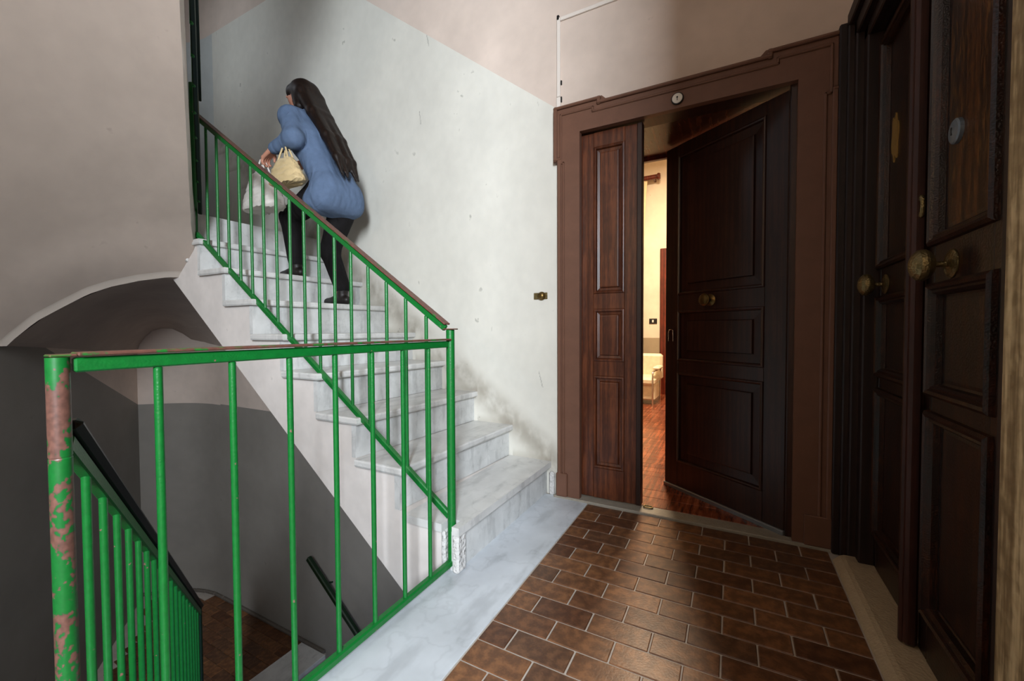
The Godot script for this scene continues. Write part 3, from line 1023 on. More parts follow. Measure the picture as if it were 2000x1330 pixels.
# ---------------------------------------------------------------- the half open door
func build_door_one():
	var zf := -2.285
	var d := thing("door_1", "tall brown double door standing ajar with its frame, wide leaf opened inwards", "door", Vector3(-0.25, 0, zf), 0, "", "structure")
	# eared frame: flat boards
	var mb := MB.new()
	var outline := PackedVector2Array([Vector2(-0.905, 0.012), Vector2(-0.772, 0.012), Vector2(-0.772, 2.122), Vector2(0.257, 2.122), Vector2(0.257, 0.012), Vector2(0.405, 0.012), Vector2(0.405, 2.03), Vector2(0.428, 2.03), Vector2(0.428, 2.29), Vector2(0.13, 2.29), Vector2(0.108, 2.268), Vector2(-0.622, 2.268), Vector2(-0.645, 2.29), Vector2(-0.930, 2.29), Vector2(-0.930, 1.972), Vector2(-0.905, 1.972)])
	mb.prism(outline, Vector3(0, 0, zf), Vector3.RIGHT, Vector3.UP, 0.036)
	var fr := part("door_frame", mb, M.frame, d)
	# raised outer moulding that follows the ears
	mb = MB.new()
	var path := [Vector2(-0.893, 0.15), Vector2(-0.893, 1.985), Vector2(-0.917, 1.985), Vector2(-0.917, 2.277), Vector2(-0.66, 2.277), Vector2(-0.66, 2.254), Vector2(0.147, 2.254), Vector2(0.147, 2.277), Vector2(0.415, 2.277), Vector2(0.415, 2.042), Vector2(0.392, 2.042), Vector2(0.392, 0.15)]
	for k in path.size() - 1:
		var p: Vector2 = path[k]
		var q: Vector2 = path[k + 1]
		var e := (q - p).normalized() * 0.011
		mb.bar(Vector3(p.x - e.x, p.y - e.y, zf + 0.006), Vector3(q.x + e.x, q.y + e.y, zf + 0.006), 0.022 if absf(e.x) < 0.001 else 0.016, 0.016 if absf(e.x) < 0.001 else 0.022, Vector3(0, 0, 1), 0.005)
	part("outer_moulding", mb, M.frame, fr)
	mb = MB.new()
	var path2 := [Vector2(-0.868, 0.15), Vector2(-0.868, 1.962), Vector2(-0.884, 1.962), Vector2(-0.884, 2.238), Vector2(-0.695, 2.238), Vector2(-0.695, 2.215), Vector2(0.178, 2.215), Vector2(0.178, 2.238), Vector2(0.378, 2.238), Vector2(0.378, 2.03), Vector2(0.358, 2.03), Vector2(0.358, 0.15)]
	for k in path2.size() - 1:
		var p: Vector2 = path2[k]
		var q: Vector2 = path2[k + 1]
		var e := (q - p).normalized() * 0.006
		mb.bar(Vector3(p.x - e.x, p.y - e.y, zf + 0.003), Vector3(q.x + e.x, q.y + e.y, zf + 0.003), 0.012, 0.012, Vector3(0, 0, 1), 0.004)
	part("inner_bead", mb, M.frame, fr)
	for xx in [[-0.912, -0.845], [0.30, 0.410]]:
		mb = MB.new()
		mb.box(xx[0], xx[1], 0.012, 0.15, zf - 0.01, zf + 0.016, 0.004)
		part("plinth_block", mb, M.frame, fr)
	# rebate lining inside the opening
	mb = MB.new()
	mb.box(-0.80, -0.786, 0.012, 2.135, -2.43, zf - 0.004, 0.002)
	mb.box(0.262, 0.292, 0.012, 2.135, -2.43, zf - 0.004, 0.002)
	mb.box(-0.80, 0.292, 2.124, 2.14, -2.43, zf - 0.004, 0.002)
	part("rebate_lining", mb, M.leafshaded, fr)
	mb = MB.new()
	mb.box(0.2325, 0.268, 0.012, 2.13, -2.375, -2.318, 0.003)
	part("hinge_jamb", mb, M.leafshaded, fr)
	# reveal behind it
	mb = MB.new()
	mb.box(-0.81, -0.795, 0.012, 2.14, -2.87, -2.43, 0.0)
	mb.box(0.285, 0.30, 0.012, 2.14, -2.87, -2.43, 0.0)
	mb.box(-0.81, 0.30, 2.127, 2.145, -2.87, -2.41, 0.0)
	part("reveal_panel", mb, M.revealwood, fr)
	mb = MB.new()
	mb.box(-0.86, 0.36, 2.105, 2.20, -2.895, -2.86, 0.004)
	mb.box(-0.86, -0.79, 0.012, 2.105, -2.895, -2.86, 0.004)
	mb.box(0.285, 0.36, 0.012, 2.105, -2.895, -2.86, 0.004)
	part("inner_architrave", mb, M.redwood, fr)
	# threshold
	mb = MB.new()
	mb.box(-0.93, 0.46, -0.02, 0.012, -2.37, -2.2725, 0.004)
	part("threshold", mb, M.threshold, d, false, "grey stone threshold strip")
	# fixed narrow leaf
	var fx := Node3D.new()
	fx.name = "fixed_leaf"
	fx.position = Vector3(-0.785, 0.02, -2.336) - d.position
	d.add_child(fx)
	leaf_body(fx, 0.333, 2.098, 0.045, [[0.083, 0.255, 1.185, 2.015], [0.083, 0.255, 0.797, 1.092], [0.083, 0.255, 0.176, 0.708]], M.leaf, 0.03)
	mb = MB.new()
	mb.box(0.322, 0.352, 0.0, 2.098, -0.045, 0.006, 0.004)
	part("meeting_stile", mb, M.leafshaded, fx, true)
	# wide leaf, hinged on the right, opened 36 degrees inwards
	var lf := Node3D.new()
	lf.name = "open_leaf"
	lf.transform = Transform3D(Basis(Vector3.UP, deg_to_rad(-36.0 + 180.0)) * Basis(Vector3.UP, PI), Vector3.ZERO)
	# local x runs from the free edge towards the hinge
	var a := deg_to_rad(36.0)
	var dirx := Vector3(cos(a), 0, sin(a))
	lf.transform = Transform3D(Basis(dirx, Vector3.UP, dirx.cross(Vector3.UP)), Vector3(0.230, 0.022, -2.329) - d.position - dirx * 0.74)
	d.add_child(lf)
	leaf_body(lf, 0.74, 2.085, 0.045, [[0.10, 0.63, 1.185, 2.015], [0.10, 0.63, 0.785, 1.085], [0.10, 0.63, 0.165, 0.71]], M.leafshaded, 0.06)
	mb = MB.new()
	var kt := Transform3D(Basis(Vector3(1, 0, 0), Vector3(0, 0, 1), Vector3(0, -1, 0)), Vector3(0.325, 1.138, 0.0))
	mb.lathe(kt, PackedVector2Array([Vector2(0.0, 0.0), Vector2(0.033, 0.0), Vector2(0.033, 0.004), Vector2(0.022, 0.010), Vector2(0.013, 0.014), Vector2(0.013, 0.030), Vector2(0.026, 0.036), Vector2(0.034, 0.046), Vector2(0.034, 0.054), Vector2(0.027, 0.062), Vector2(0.012, 0.066), Vector2(0.0, 0.067)]), 26)
	part("door_knob", mb, M.brass, lf, true, "round brass centre knob")
	mb = MB.new()
	mb.box(0.026, 0.066, 0.905, 0.972, -0.001, 0.003, 0.002)
	part("latch_plate", mb, M.leafshaded, lf, true)
	mb = MB.new()
	mb.tube([Vector3(0.030, 0.90, 0.004), Vector3(0.030, 0.955, 0.004), Vector3(0.036, 0.97, 0.004), Vector3(0.056, 0.972, 0.004), Vector3(0.064, 0.966, 0.004), Vector3(0.066, 0.90, 0.004)], 0.003, 6)
	part("latch_rim", mb, M.chrome, lf, true, "bright metal latch rim")
	mb = MB.new()
	mb.box(0.0, 0.742, -0.014, 0.012, -0.02, 0.012, 0.004)
	part("draught_strip", mb, M.steel, lf, true, "grey metal strip along the foot of the leaf")
	mb = MB.new()
	for q in [[0.36, 1.60], [0.36, 1.585], [0.355, 1.30]]:
		mb.lathe(Transform3D(Basis(Vector3(1, 0, 0), Vector3(0, 0, 1), Vector3(0, -1, 0)), Vector3(q[0], q[1], -0.012)), PackedVector2Array([Vector2(0.005, 0.0), Vector2(0.005, 0.004), Vector2(0.0, 0.005)]), 8)
	part("peephole", mb, M.steel, lf, true)
	# bell lens on the head of the frame
	var bl := thing("lock_disc", "small white oval lock disc on the head of the brown door frame", "lock disc", Vector3(-0.253, 2.167, zf))
	var zt := Transform3D(Basis(Vector3(1, 0, 0), Vector3(0, 0, 1), Vector3(0, -1, 0)), Vector3(-0.253, 2.167, zf - 0.001))
	mb = MB.new()
	mb.lathe(zt, PackedVector2Array([Vector2(0.0, 0.004), Vector2(0.030, 0.004), Vector2(0.030, 0.009), Vector2(0.024, 0.012)]), 24)
	part("rim", mb, M.black, bl)
	mb = MB.new()
	mb.lathe(zt, PackedVector2Array([Vector2(0.025, 0.006), Vector2(0.025, 0.012), Vector2(0.022, 0.014), Vector2(0.0, 0.014)]), 24)
	part("face", mb, M.white, bl)
	mb = MB.new()
	mb.lathe(Transform3D(zt.basis, zt.origin + Vector3(0, 0.004, 0)), PackedVector2Array([Vector2(0.0045, 0.013), Vector2(0.0045, 0.0155), Vector2(0, 0.0155)]), 10)
	mb.box(-0.2545, -0.2515, 2.155, 2.170, zf + 0.011, zf + 0.0145, 0.0)
	part("keyhole", mb, M.black, bl)

func leaf_body(parent: Node3D, w: float, h: float, th: float, panels: Array, m: Material, field: float):
	# stiles and rails round the panels, each panel moulded and raised
	var x0: float = panels[0][0]
	var x1: float = panels[0][1]
	var mb := MB.new()
	mb.box(0, x0, 0, h, -th, 0, 0.004)
	part("stile", mb, m, parent, true)
	mb = MB.new()
	mb.box(x1, w, 0, h, -th, 0, 0.004)
	part("stile", mb, m, parent, true)
	var ys := [h]
	for p in panels:
		ys.append(p[3])
		ys.append(p[2])
	ys.append(0.0)
	for k in range(0, ys.size(), 2):
		mb = MB.new()
		mb.box(x0 - 0.001, x1 + 0.001, ys[k + 1], ys[k], -th + 0.001, -0.0006, 0.001)
		part("rail", mb, m, parent, true)
	for p in panels:
		mb = MB.new()
		var t := Transform3D()
		mb.rings(t, p[0], p[1], p[2], p[3], PackedVector2Array([Vector2(-0.004, -0.001), Vector2(0.0, 0.006), Vector2(0.006, 0.008), Vector2(0.012, 0.004), Vector2(0.016, -0.010), Vector2(field, -0.014), Vector2(field + 0.004, -0.004), Vector2(field + 0.010, -0.003)]))
		mb.quad(Vector3(p[0], p[2], -th + 0.006), Vector3(p[0], p[3], -th + 0.006), Vector3(p[1], p[3], -th + 0.006), Vector3(p[1], p[2], -th + 0.006))
		part("panel", mb, m, parent, true)

# ---------------------------------------------------------------- the old double door
func build_door_two():
	var d := thing("door_2", "nearly black worn double door with egg-shaped knobs beside the landing", "door", Vector3(0.5, 0, -1.65), 0, "", "structure")
	# local frame of the door face: x towards the camera (+z), y up, z towards the landing (-x)
	var F := Transform3D(Basis(Vector3(0, 0, 1), Vector3.UP, Vector3(-1, 0, 0)), Vector3(0.505, 0, 0))
	var mb := MB.new()
	# far casing, head casing, near casing
	var cs := Node3D.new()
	cs.name = "casing"
	d.add_child(cs)
	for bx in [[-2.324, -2.258, 0.40], [-2.262, -2.235, 0.425], [-2.236, -2.20, 0.445], [-2.202, -2.15, 0.47]]:
		mb = MB.new()
		mb.box(bx[2], 0.58, 0.0, 2.30, bx[0], bx[1], 0.005)
		part("far_moulding", mb, M.casing, cs)
	for bx in [[2.27, 2.33, 0.425], [2.21, 2.272, 0.445], [2.165, 2.212, 0.47]]:
		mb = MB.new()
		mb.box(bx[2], 0.58, bx[0], bx[1], -2.262, -1.04, 0.005)
		part("head_moulding", mb, M.casing, cs)
	for bx in [[-1.222, -1.170, 0.485, 0], [-1.171, -1.035, 0.470, 1]]:
		mb = MB.new()
		mb.box(bx[2], 0.58, 0.0, 2.30, bx[0], bx[1], 0.006)
		part("near_jamb", mb, [M.casing, M.worn][bx[3]], cs, false, ["", "pale jamb with its varnish worn off"][bx[3]])
	# sill
	mb = MB.new()
	mb.prism(PackedVector2Array([Vector2(0.391, -0.01), Vector2(0.56, -0.01), Vector2(0.56, 0.034), Vector2(0.432, 0.032), Vector2(0.418, 0.026), Vector2(0.397, 0.004)]), Vector3(0, 0, -1.03), Vector3.RIGHT, Vector3.UP, 1.17)
	part("sill", mb, M.sillstone, d, false, "tan stone sill with a worn front edge")
	# two leaves
	var ranges := [[-2.155, -1.66], [-1.655, -1.222]]
	for k in 2:
		var z0: float = ranges[k][0]
		var z1: float = ranges[k][1]
		var leaf := Node3D.new()
		leaf.name = "leaf"
		leaf.transform = Transform3D(F.basis, F.origin + Vector3(0.012 if k == 0 else 0.0, 0.036, z0) - d.position)
		d.add_child(leaf, true)
		var w := z1 - z0
		var pl := 0.036 if k == 0 else 0.062
		var pr := w - (0.062 if k == 0 else 0.075)
		old_leaf(leaf, w, 2.12, [[pl, pr, 1.215, 2.06], [pl, pr, 0.79, 1.068], [pl, pr, 0.150, 0.705]])
		# knob on a long neck
		var kz: float = w * (0.19 if k == 0 else 0.38)
		var kt := Transform3D(Basis(Vector3(1, 0, 0), Vector3(0, 0, 1), Vector3(0, -1, 0)), Vector3(kz, 1.130, 0.0))
		mb = MB.new()
		mb.lathe(kt, PackedVector2Array([Vector2(0.0, 0.0), Vector2(0.038, 0.0), Vector2(0.038, 0.003), Vector2(0.030, 0.007), Vector2(0.028, 0.005), Vector2(0.016, 0.009), Vector2(0.008, 0.013), Vector2(0.0075, 0.034), Vector2(0.012, 0.037)]), 24)
		var ro := part("rosette", mb, M.oldbrass, leaf, true)
		mb = MB.new()
		var prof := PackedVector2Array()
		for i in 17:
			var an := PI * i / 16.0
			prof.append(Vector2(0.042 * sin(an) * (1.0 + 0.02 * sin(an * 14.0)), 0.033 + 0.026 * (1.0 - cos(an))))
		mb.lathe(kt, prof, 24)
		part("knob", mb, M.oldbrass, leaf, true, "egg-shaped engraved knob")
		if k == 1:
			mb = MB.new()
			mb.lathe(Transform3D(kt.basis, Vector3(0.142, 1.477, -0.014)), PackedVector2Array([Vector2(0.0, 0.0), Vector2(0.032, 0.0), Vector2(0.032, 0.008), Vector2(0.028, 0.011), Vector2(0.0, 0.014)]), 24)
			var lk := part("lock_disc", mb, M.lockgrey, leaf, true, "grey round security lock")
			mb = MB.new()
			mb.box(0.138, 0.143, 1.468, 1.488, -0.003, 0.001, 0.001)
			part("lock_slot", mb, M.black, leaf, true)
			mb = MB.new()
			var ring := []
			for i in 25:
				var an := TAU * i / 24.0
				ring.append(Vector3(0.018 + 0.010 * cos(an), 1.318 + 0.028 * sin(an), 0.018))
			mb.tube(ring, 0.006, 8)
			part("key_escutcheon", mb, M.oldbrass, leaf, true, "oval key plate")
		else:
			mb = MB.new()
			var sh := PackedVector2Array()
			for i in 28:
				var an := TAU * i / 28.0
				var rr := 0.033 * (1.0 + 0.16 * sin(an * 6.0)) * (0.75 + 0.35 * absf(cos(an)))
				sh.append(Vector2(rr * cos(an) * 0.9, rr * sin(an) * 2.9))
			mb.prism(sh, Vector3(0.118, 1.668, -0.010), Vector3.RIGHT, Vector3.UP, 0.006)
			part("brass_plate", mb, M.gilt, leaf, true, "leaf-shaped brass plate")
	# astragal
	mb = MB.new()
	mb.box(0.470, 0.503, 0.036, 2.165, -1.685, -1.640, 0.008)
	mb.box(0.462, 0.475, 0.036, 2.165, -1.672, -1.653, 0.005)
	part("astragal", mb, M.astragal, d, false, "reddish brown cover strip between the leaves")

func old_leaf(parent: Node3D, w: float, h: float, panels: Array):
	var x0: float = panels[0][0]
	var x1: float = panels[0][1]
	var mb := MB.new()
	mb.box(0, x0, 0, h, -0.045, 0, 0.004)
	part("stile", mb, M.old, parent, true)
	mb = MB.new()
	mb.box(x1, w, 0, h, -0.045, 0, 0.004)
	part("stile", mb, M.old, parent, true)
	var ys := [h]
	for p in panels:
		ys.append(p[3])
		ys.append(p[2])
	ys.append(0.0)
	for k in range(0, ys.size(), 2):
		mb = MB.new()
		mb.box(x0 - 0.001, x1 + 0.001, ys[k + 1], ys[k], -0.044, -0.0006, 0.001)
		part("rail", mb, M.old, parent, true)
	for p in panels:
		mb = MB.new()
		mb.rings(Transform3D(), p[0], p[1], p[2], p[3], PackedVector2Array([Vector2(-0.022, -0.001), Vector2(-0.020, 0.010), Vector2(-0.012, 0.016), Vector2(-0.004, 0.013), Vector2(0.0, 0.006), Vector2(0.006, 0.008), Vector2(0.012, 0.0), Vector2(0.014, -0.014), Vector2(0.022, -0.016)]), false)
		part("panel_moulding", mb, M.oldmould, parent, true)
		mb = MB.new()
		mb.rings(Transform3D(), p[0], p[1], p[2], p[3], PackedVector2Array([Vector2(0.018, -0.016), Vector2(0.030, -0.014)]))
		part("panel", mb, M.oldlit if p[3] > 2.0 and w < 0.46 else M.old, parent, true)  # near leaf top panel is lightened where light falls on it

# ---------------------------------------------------------------- small fittings on the stair wall
func build_wall_fittings():
	var b := thing("bell_push", "small brass bell push on the grey wall beside the brown door frame", "bell push", Vector3(-1.03, 1.20, ZW))
	var mb := MB.new()
	mb.box(-1.075, -0.985, 1.182, 1.222, ZW, ZW + 0.006, 0.002)
	part("plate", mb, M.oldbrass, b)
	var zt := Transform3D(Basis(Vector3(1, 0, 0), Vector3(0, 0, 1), Vector3(0, -1, 0)), Vector3(-1.022, 1.202, ZW + 0.004))
	mb = MB.new()
	mb.lathe(zt, PackedVector2Array([Vector2(0.026, 0.0), Vector2(0.026, 0.004), Vector2(0.018, 0.014), Vector2(0.017, 0.020), Vector2(0.010, 0.024), Vector2(0.0, 0.024)]), 20)
	part("button", mb, M.brass, b)
	var c := thing("cable_conduit", "thin white cable trunking rising from the door frame and turning along the wall", "conduit", Vector3(-0.91, 2.3, ZW))
	mb = MB.new()
	mb.box(-0.922, -0.897, 2.292, 2.36, ZW, ZW + 0.014, 0.003)
	part("trunking", mb, M.conduit, c)
	mb = MB.new()
	mb.box(-0.920, -0.899, 2.363, 2.818, ZW, ZW + 0.012, 0.003)
	part("trunking", mb, M.conduit, c)
	mb = MB.new()
	mb.box(-0.898, 0.30, 2.797, 2.818, ZW, ZW + 0.012, 0.003)
	part("trunking", mb, M.conduit, c)
	mb = MB.new()
	mb.box(-0.897, -0.890, 2.33, 2.362, ZW, ZW + 0.008, 0.001)
	part("clip", mb, M.black, c)
	mb = MB.new()
	mb.box(-0.897, -0.890, 2.43, 2.455, ZW, ZW + 0.008, 0.001)
	part("clip", mb, M.black, c)
	mb = MB.new()
	mb.box(-0.918, -0.905, 2.805, 2.83, ZW, ZW + 0.015, 0.001)
	part("clip", mb, M.black, c)
	# floor catch inside the threshold
	var f := thing("floor_catch", "oval metal door catch let into the wooden threshold", "door catch", Vector3(-0.40, 0.015, -2.335))
	mb = MB.new()
	var ring := []
	for i in 21:
		var an := TAU * i / 20.0
		ring.append(Vector3(-0.398 + 0.024 * cos(an), 0.018, -2.345 + 0.014 * sin(an)))
	mb.tube(ring, 0.004, 8)
	part("ring", mb, M.oldbrass, f)

# ---------------------------------------------------------------- the room behind the open door
func build_apartment():
	var fl := thing("floor_apartment", "polished reddish board floor inside the flat", "floor", Vector3(-0.5, 0, -4), 0, "", "structure")
	var mb := MB.new()
	mb.box(-3.0, 1.6, -0.2, 0.0, -6.75, -2.33, 0.0)
	part("subfloor", mb, M.redwood, fl)
	var rng := RandomNumberGenerator.new()
	rng.seed = 9
	var z := -2.372
	mb = MB.new()
	mb.box(-0.80, 0.29, 0.0, 0.012, -2.50, z, 0.002)
	part("plank", mb, M.parquet[0], fl)
	mb = MB.new()
	mb.box(-0.80, 0.29, 0.0, 0.012, -2.62, -2.502, 0.002)
	part("plank", mb, M.parquet[2], fl)
	mb = MB.new()
	mb.box(-0.80, 0.29, 0.0, 0.012, -2.87, -2.622, 0.002)
	part("plank", mb, M.parquet[1], fl)
	for r in 42:
		var za := -2.873 - 0.09 * r
		mb = MB.new()
		mb.box(-1.6, 0.4, 0.0, 0.011, za - 0.088, za, 0.0015)
		part("plank", mb, M.parquet[rng.randi() % 3], fl)
	var w := thing("wall_apartment", "warm cream wall of the lit room, greyer below the rail line", "wall", Vector3(-0.8, 0, -6.6), 0, "", "structure")
	mb = MB.new()
	mb.box(-3.0, 1.6, 0.86, 3.6, -6.75, -6.6, 0.0)
	part("upper_plaster", mb, M.cream, w)
	mb = MB.new()
	mb.box(-3.0, 1.6, 0.0, 0.86, -6.75, -6.602, 0.0)
	part("lower_plaster", mb, M.greige, w)
	mb = MB.new()
	mb.box(-3.2, -3.0, 0.0, 3.6, -6.75, -2.62, 0.0)
	mb.box(1.6, 1.8, 0.0, 3.6, -6.75, -2.62, 0.0)
	mb.box(-3.2, -0.9, 0.0, 3.6, -2.88, -2.62, 0.0)
	part("side_plaster", mb, M.cream, w)
	mb = MB.new()
	mb.box(-3.2, 1.8, 3.6, 3.75, -6.75, -2.6, 0.0)
	struct("ceiling_apartment", mb, M.cream, "cream ceiling of the lit room", "ceiling")
	mb = MB.new()
	mb.box(-0.96, 0.1, 0.0, 0.09, -6.6, -6.582, 0.003)
	struct("baseboard_apartment", mb, M.cream, "pale skirting of the lit room", "baseboard")
	var dr := thing("door_3", "reddish wooden door and casing at the far end of the lit room", "door", Vector3(-0.5, 0, -6.58), 0, "", "structure")
	mb = MB.new()
	mb.box(-0.955, -0.83, 0.0, 2.20, -6.6, -6.55, 0.006)
	mb.box(-0.83, 0.1, 2.10, 2.20, -6.6, -6.55, 0.006)
	part("casing", mb, M.redwood, dr)
	mb = MB.new()
	mb.box(-0.83, 0.1, 0.01, 2.10, -6.6, -6.57, 0.003)
	part("leaf", mb, M.redwood, dr)
	# curtain on its rod
	var rod := thing("curtain_rod", "reddish wooden curtain pole with a turned end", "curtain rod", Vector3(-1.1, 3.24, -6.46))
	mb = MB.new()
	mb.rod(Vector3(-2.4, 3.235, -6.46), Vector3(-0.985, 3.245, -6.46), 0.035, 14)
	part("pole", mb, M.redwood, rod)
	mb = MB.new()
	mb.lathe(Transform3D(Basis(Vector3(0, -1, 0), Vector3(1, 0, 0), Vector3(0, 0, 1)), Vector3(-0.99, 3.245, -6.46)), PackedVector2Array([Vector2(0.035, 0.0), Vector2(0.05, 0.01), Vector2(0.05, 0.03), Vector2(0.04, 0.045), Vector2(0.0, 0.05)]), 14)
	part("finial", mb, M.redwood, rod)
	mb = MB.new()
	mb.box(-1.05, -1.02, 3.21, 3.27, -6.6, -6.44, 0.004)
	part("bracket", mb, M.redwood, rod)
	var cu := thing("curtain", "long cream curtain hanging in folds from the wooden pole", "curtain", Vector3(-1.6, 0.3, -6.46))
	mb = MB.new()
	var g := []
	for r in 13:
		var k := r / 12.0
		var y := lerpf(3.21, 0.35, k)
		var row := []
		var edge := lerpf(-1.13, -1.24, pow(k, 0.7)) if k < 0.75 else lerpf(-1.21, -1.17, (k - 0.75) / 0.25)
		for c in 61:
			var u := c / 60.0
			row.append(Vector3(lerpf(-2.35, edge, u), y, -6.46 + 0.035 * sin(u * 62.0) * (0.6 + 0.4 * k)))
		g.append(row)
	mb.grid(g, true)
	var g2 := []
	for r in 13:
		var row := []
		for c in 61: row.append(g[r][c] + Vector3(0, 0, -0.006))
		g2.append(row)
	mb.grid(g2, false)
	part("cloth", mb, M.curtain, cu)
	var sw := thing("light_switch", "dark framed light switch on the cream wall by the reddish casing", "switch", Vector3(-1.055, 1.115, -6.6))
	mb = MB.new()
	mb.box(-1.115, -1.0, 1.075, 1.155, -6.6, -6.588, 0.004)
	part("plate", mb, M.black, sw)
	mb = MB.new()
	mb.box(-1.072, -1.048, 1.095, 1.135, -6.59, -6.580, 0.003)
	part("rocker", mb, M.white, sw)
	# armchair, seen from its side corner
	var ch := thing("armchair", "cream upholstered armchair with a tubular metal arm inside the lit room", "armchair", Vector3(-1.15, 0, -5.75))
	mb = MB.new()
	mb.box(-1.50, -0.83, 0.30, 0.655, -6.06, -5.93, 0.03)
	part("backrest", mb, M.leather, ch)
	mb = MB.new()
	mb.box(-1.50, -0.86, 0.27, 0.37, -5.95, -5.50, 0.03)
	part("seat", mb, M.leather, ch)
	mb = MB.new()
	mb.box(-1.48, -0.865, 0.075, 0.275, -5.93, -5.56, 0.015)
	part("base", mb, M.leather, ch)
	for x in [-0.885, -1.47]:
		mb = MB.new()
		mb.tube([Vector3(x, 0.0, -5.50), Vector3(x, 0.40, -5.50), Vector3(x, 0.43, -5.51), Vector3(x, 0.45, -5.54), Vector3(x + 0.02, 0.46, -5.60), Vector3(x + 0.04, 0.46, -5.90), Vector3(x + 0.03, 0.40, -5.96), Vector3(x + 0.02, 0.0, -5.97)], 0.011, 10)
		part("leg", mb, M.chrome, ch)
		mb = MB.new()
		mb.box(x - 0.02, x + 0.07, 0.465, 0.505, -5.92, -5.60, 0.015)
		part("armrest", mb, M.leather, ch)

# ---------------------------------------------------------------- smooth bodies from bones
# bones: [a, b, ra, rb]; fields joined with a smooth minimum and meshed as surface nets
func body(mb: MB, bones: Array, cell: float, k: float):
	var lo := Vector3.ONE * 1e9
	var hi := -lo
	for b in bones:
		var r: float = maxf(b[2], b[3]) + cell * 3.0
		lo = lo.min((b[0] as Vector3).min(b[1]) - Vector3.ONE * r)
		hi = hi.max((b[0] as Vector3).max(b[1]) + Vector3.ONE * r)
	var nx := int(ceil((hi.x - lo.x) / cell)) + 1
	var ny := int(ceil((hi.y - lo.y) / cell)) + 1
	var nz := int(ceil((hi.z - lo.z) / cell)) + 1
	var f := PackedFloat32Array()
	f.resize(nx * ny * nz)
	f.fill(10.0)
	for b in bones:
		var a: Vector3 = b[0]
		var d: Vector3 = b[1] - a
		var dd := maxf(d.length_squared(), 1e-9)
		var ra: float = b[2]
		var rb: float = b[3]
		var R := maxf(ra, rb) + cell * 2.5 + k
		var l := ((a.min(b[1]) - Vector3.ONE * R - lo) / cell).floor()
		var h := ((a.max(b[1]) + Vector3.ONE * R - lo) / cell).ceil()
		for z in range(maxi(0, int(l.z)), mini(nz, int(h.z) + 1)):
			for y in range(maxi(0, int(l.y)), mini(ny, int(h.y) + 1)):
				var i := (z * ny + y) * nx
				for x in range(maxi(0, int(l.x)), mini(nx, int(h.x) + 1)):
					var p := lo + Vector3(x, y, z) * cell
					var t := clampf((p - a).dot(d) / dd, 0, 1)
					var v := (p - a - d * t).length() - lerpf(ra, rb, t)
					var o := f[i + x]
					var q := maxf(k - absf(o - v), 0.0) / k
					f[i + x] = minf(o, v) - q * q * k * 0.25
	var vid := {}
	var P := PackedVector3Array()
	var Nn := PackedVector3Array()
	var at := func(x: int, y: int, z: int) -> float: return f[(z * ny + y) * nx + x]
	for z in nz - 1:
		for y in ny - 1:
			var i0 := (z * ny + y) * nx
			for x in nx - 1:
				var i := i0 + x
				var s := 0
				if f[i] < 0: s += 1
				if f[i + 1] < 0: s += 1
				if f[i + nx] < 0: s += 1
				if f[i + nx + 1] < 0: s += 1
				var j := i + nx * ny
				if f[j] < 0: s += 1
				if f[j + 1] < 0: s += 1
				if f[j + nx] < 0: s += 1
				if f[j + nx + 1] < 0: s += 1
				if s == 0 or s == 8: continue
				var sum := Vector3.ZERO
				var c := 0
				var id := [i, i + 1, i + nx, i + nx + 1, j, j + 1, j + nx, j + nx + 1]
				for e in [[0, 1], [2, 3], [4, 5], [6, 7], [0, 2], [1, 3], [4, 6], [5, 7], [0, 4], [1, 5], [2, 6], [3, 7]]:
					var fa := f[id[e[0]]]
					var fb := f[id[e[1]]]
					if (fa < 0) == (fb < 0): continue
					var t := fa / (fa - fb)
					var pa := Vector3(e[0] & 1, (e[0] >> 1) & 1, e[0] >> 2)
					var pb := Vector3(e[1] & 1, (e[1] >> 1) & 1, e[1] >> 2)
					sum += pa.lerp(pb, t)
					c += 1
				var g := Vector3(f[i + 1] - f[i] + f[j + nx + 1] - f[j + nx], f[i + nx] - f[i] + f[j + nx + 1] - f[j + 1], f[j] - f[i] + f[j + nx + 1] - f[i + nx + 1])
				vid[i] = P.size()
				P.append(lo + (Vector3(x, y, z) + sum / c) * cell)
				Nn.append(g.normalized())
	var E := [1, nx, nx * ny]
	for i in vid.keys():
		for ax in 3:
			var fa := f[i]
			var fb := f[i + E[ax]]
			if (fa < 0) == (fb < 0): continue
			var u: int = E[(ax + 1) % 3]
			var w: int = E[(ax + 2) % 3]
			if not (vid.has(i - u) and vid.has(i - w) and vid.has(i - u - w)): continue
			var q := [vid[i], vid[i - u], vid[i - u - w], vid[i - w]]
			if fa > 0: q.reverse()
			mb.quad_n(P[q[0]], P[q[1]], P[q[2]], P[q[3]], Nn[q[0]], Nn[q[1]], Nn[q[2]], Nn[q[3]])

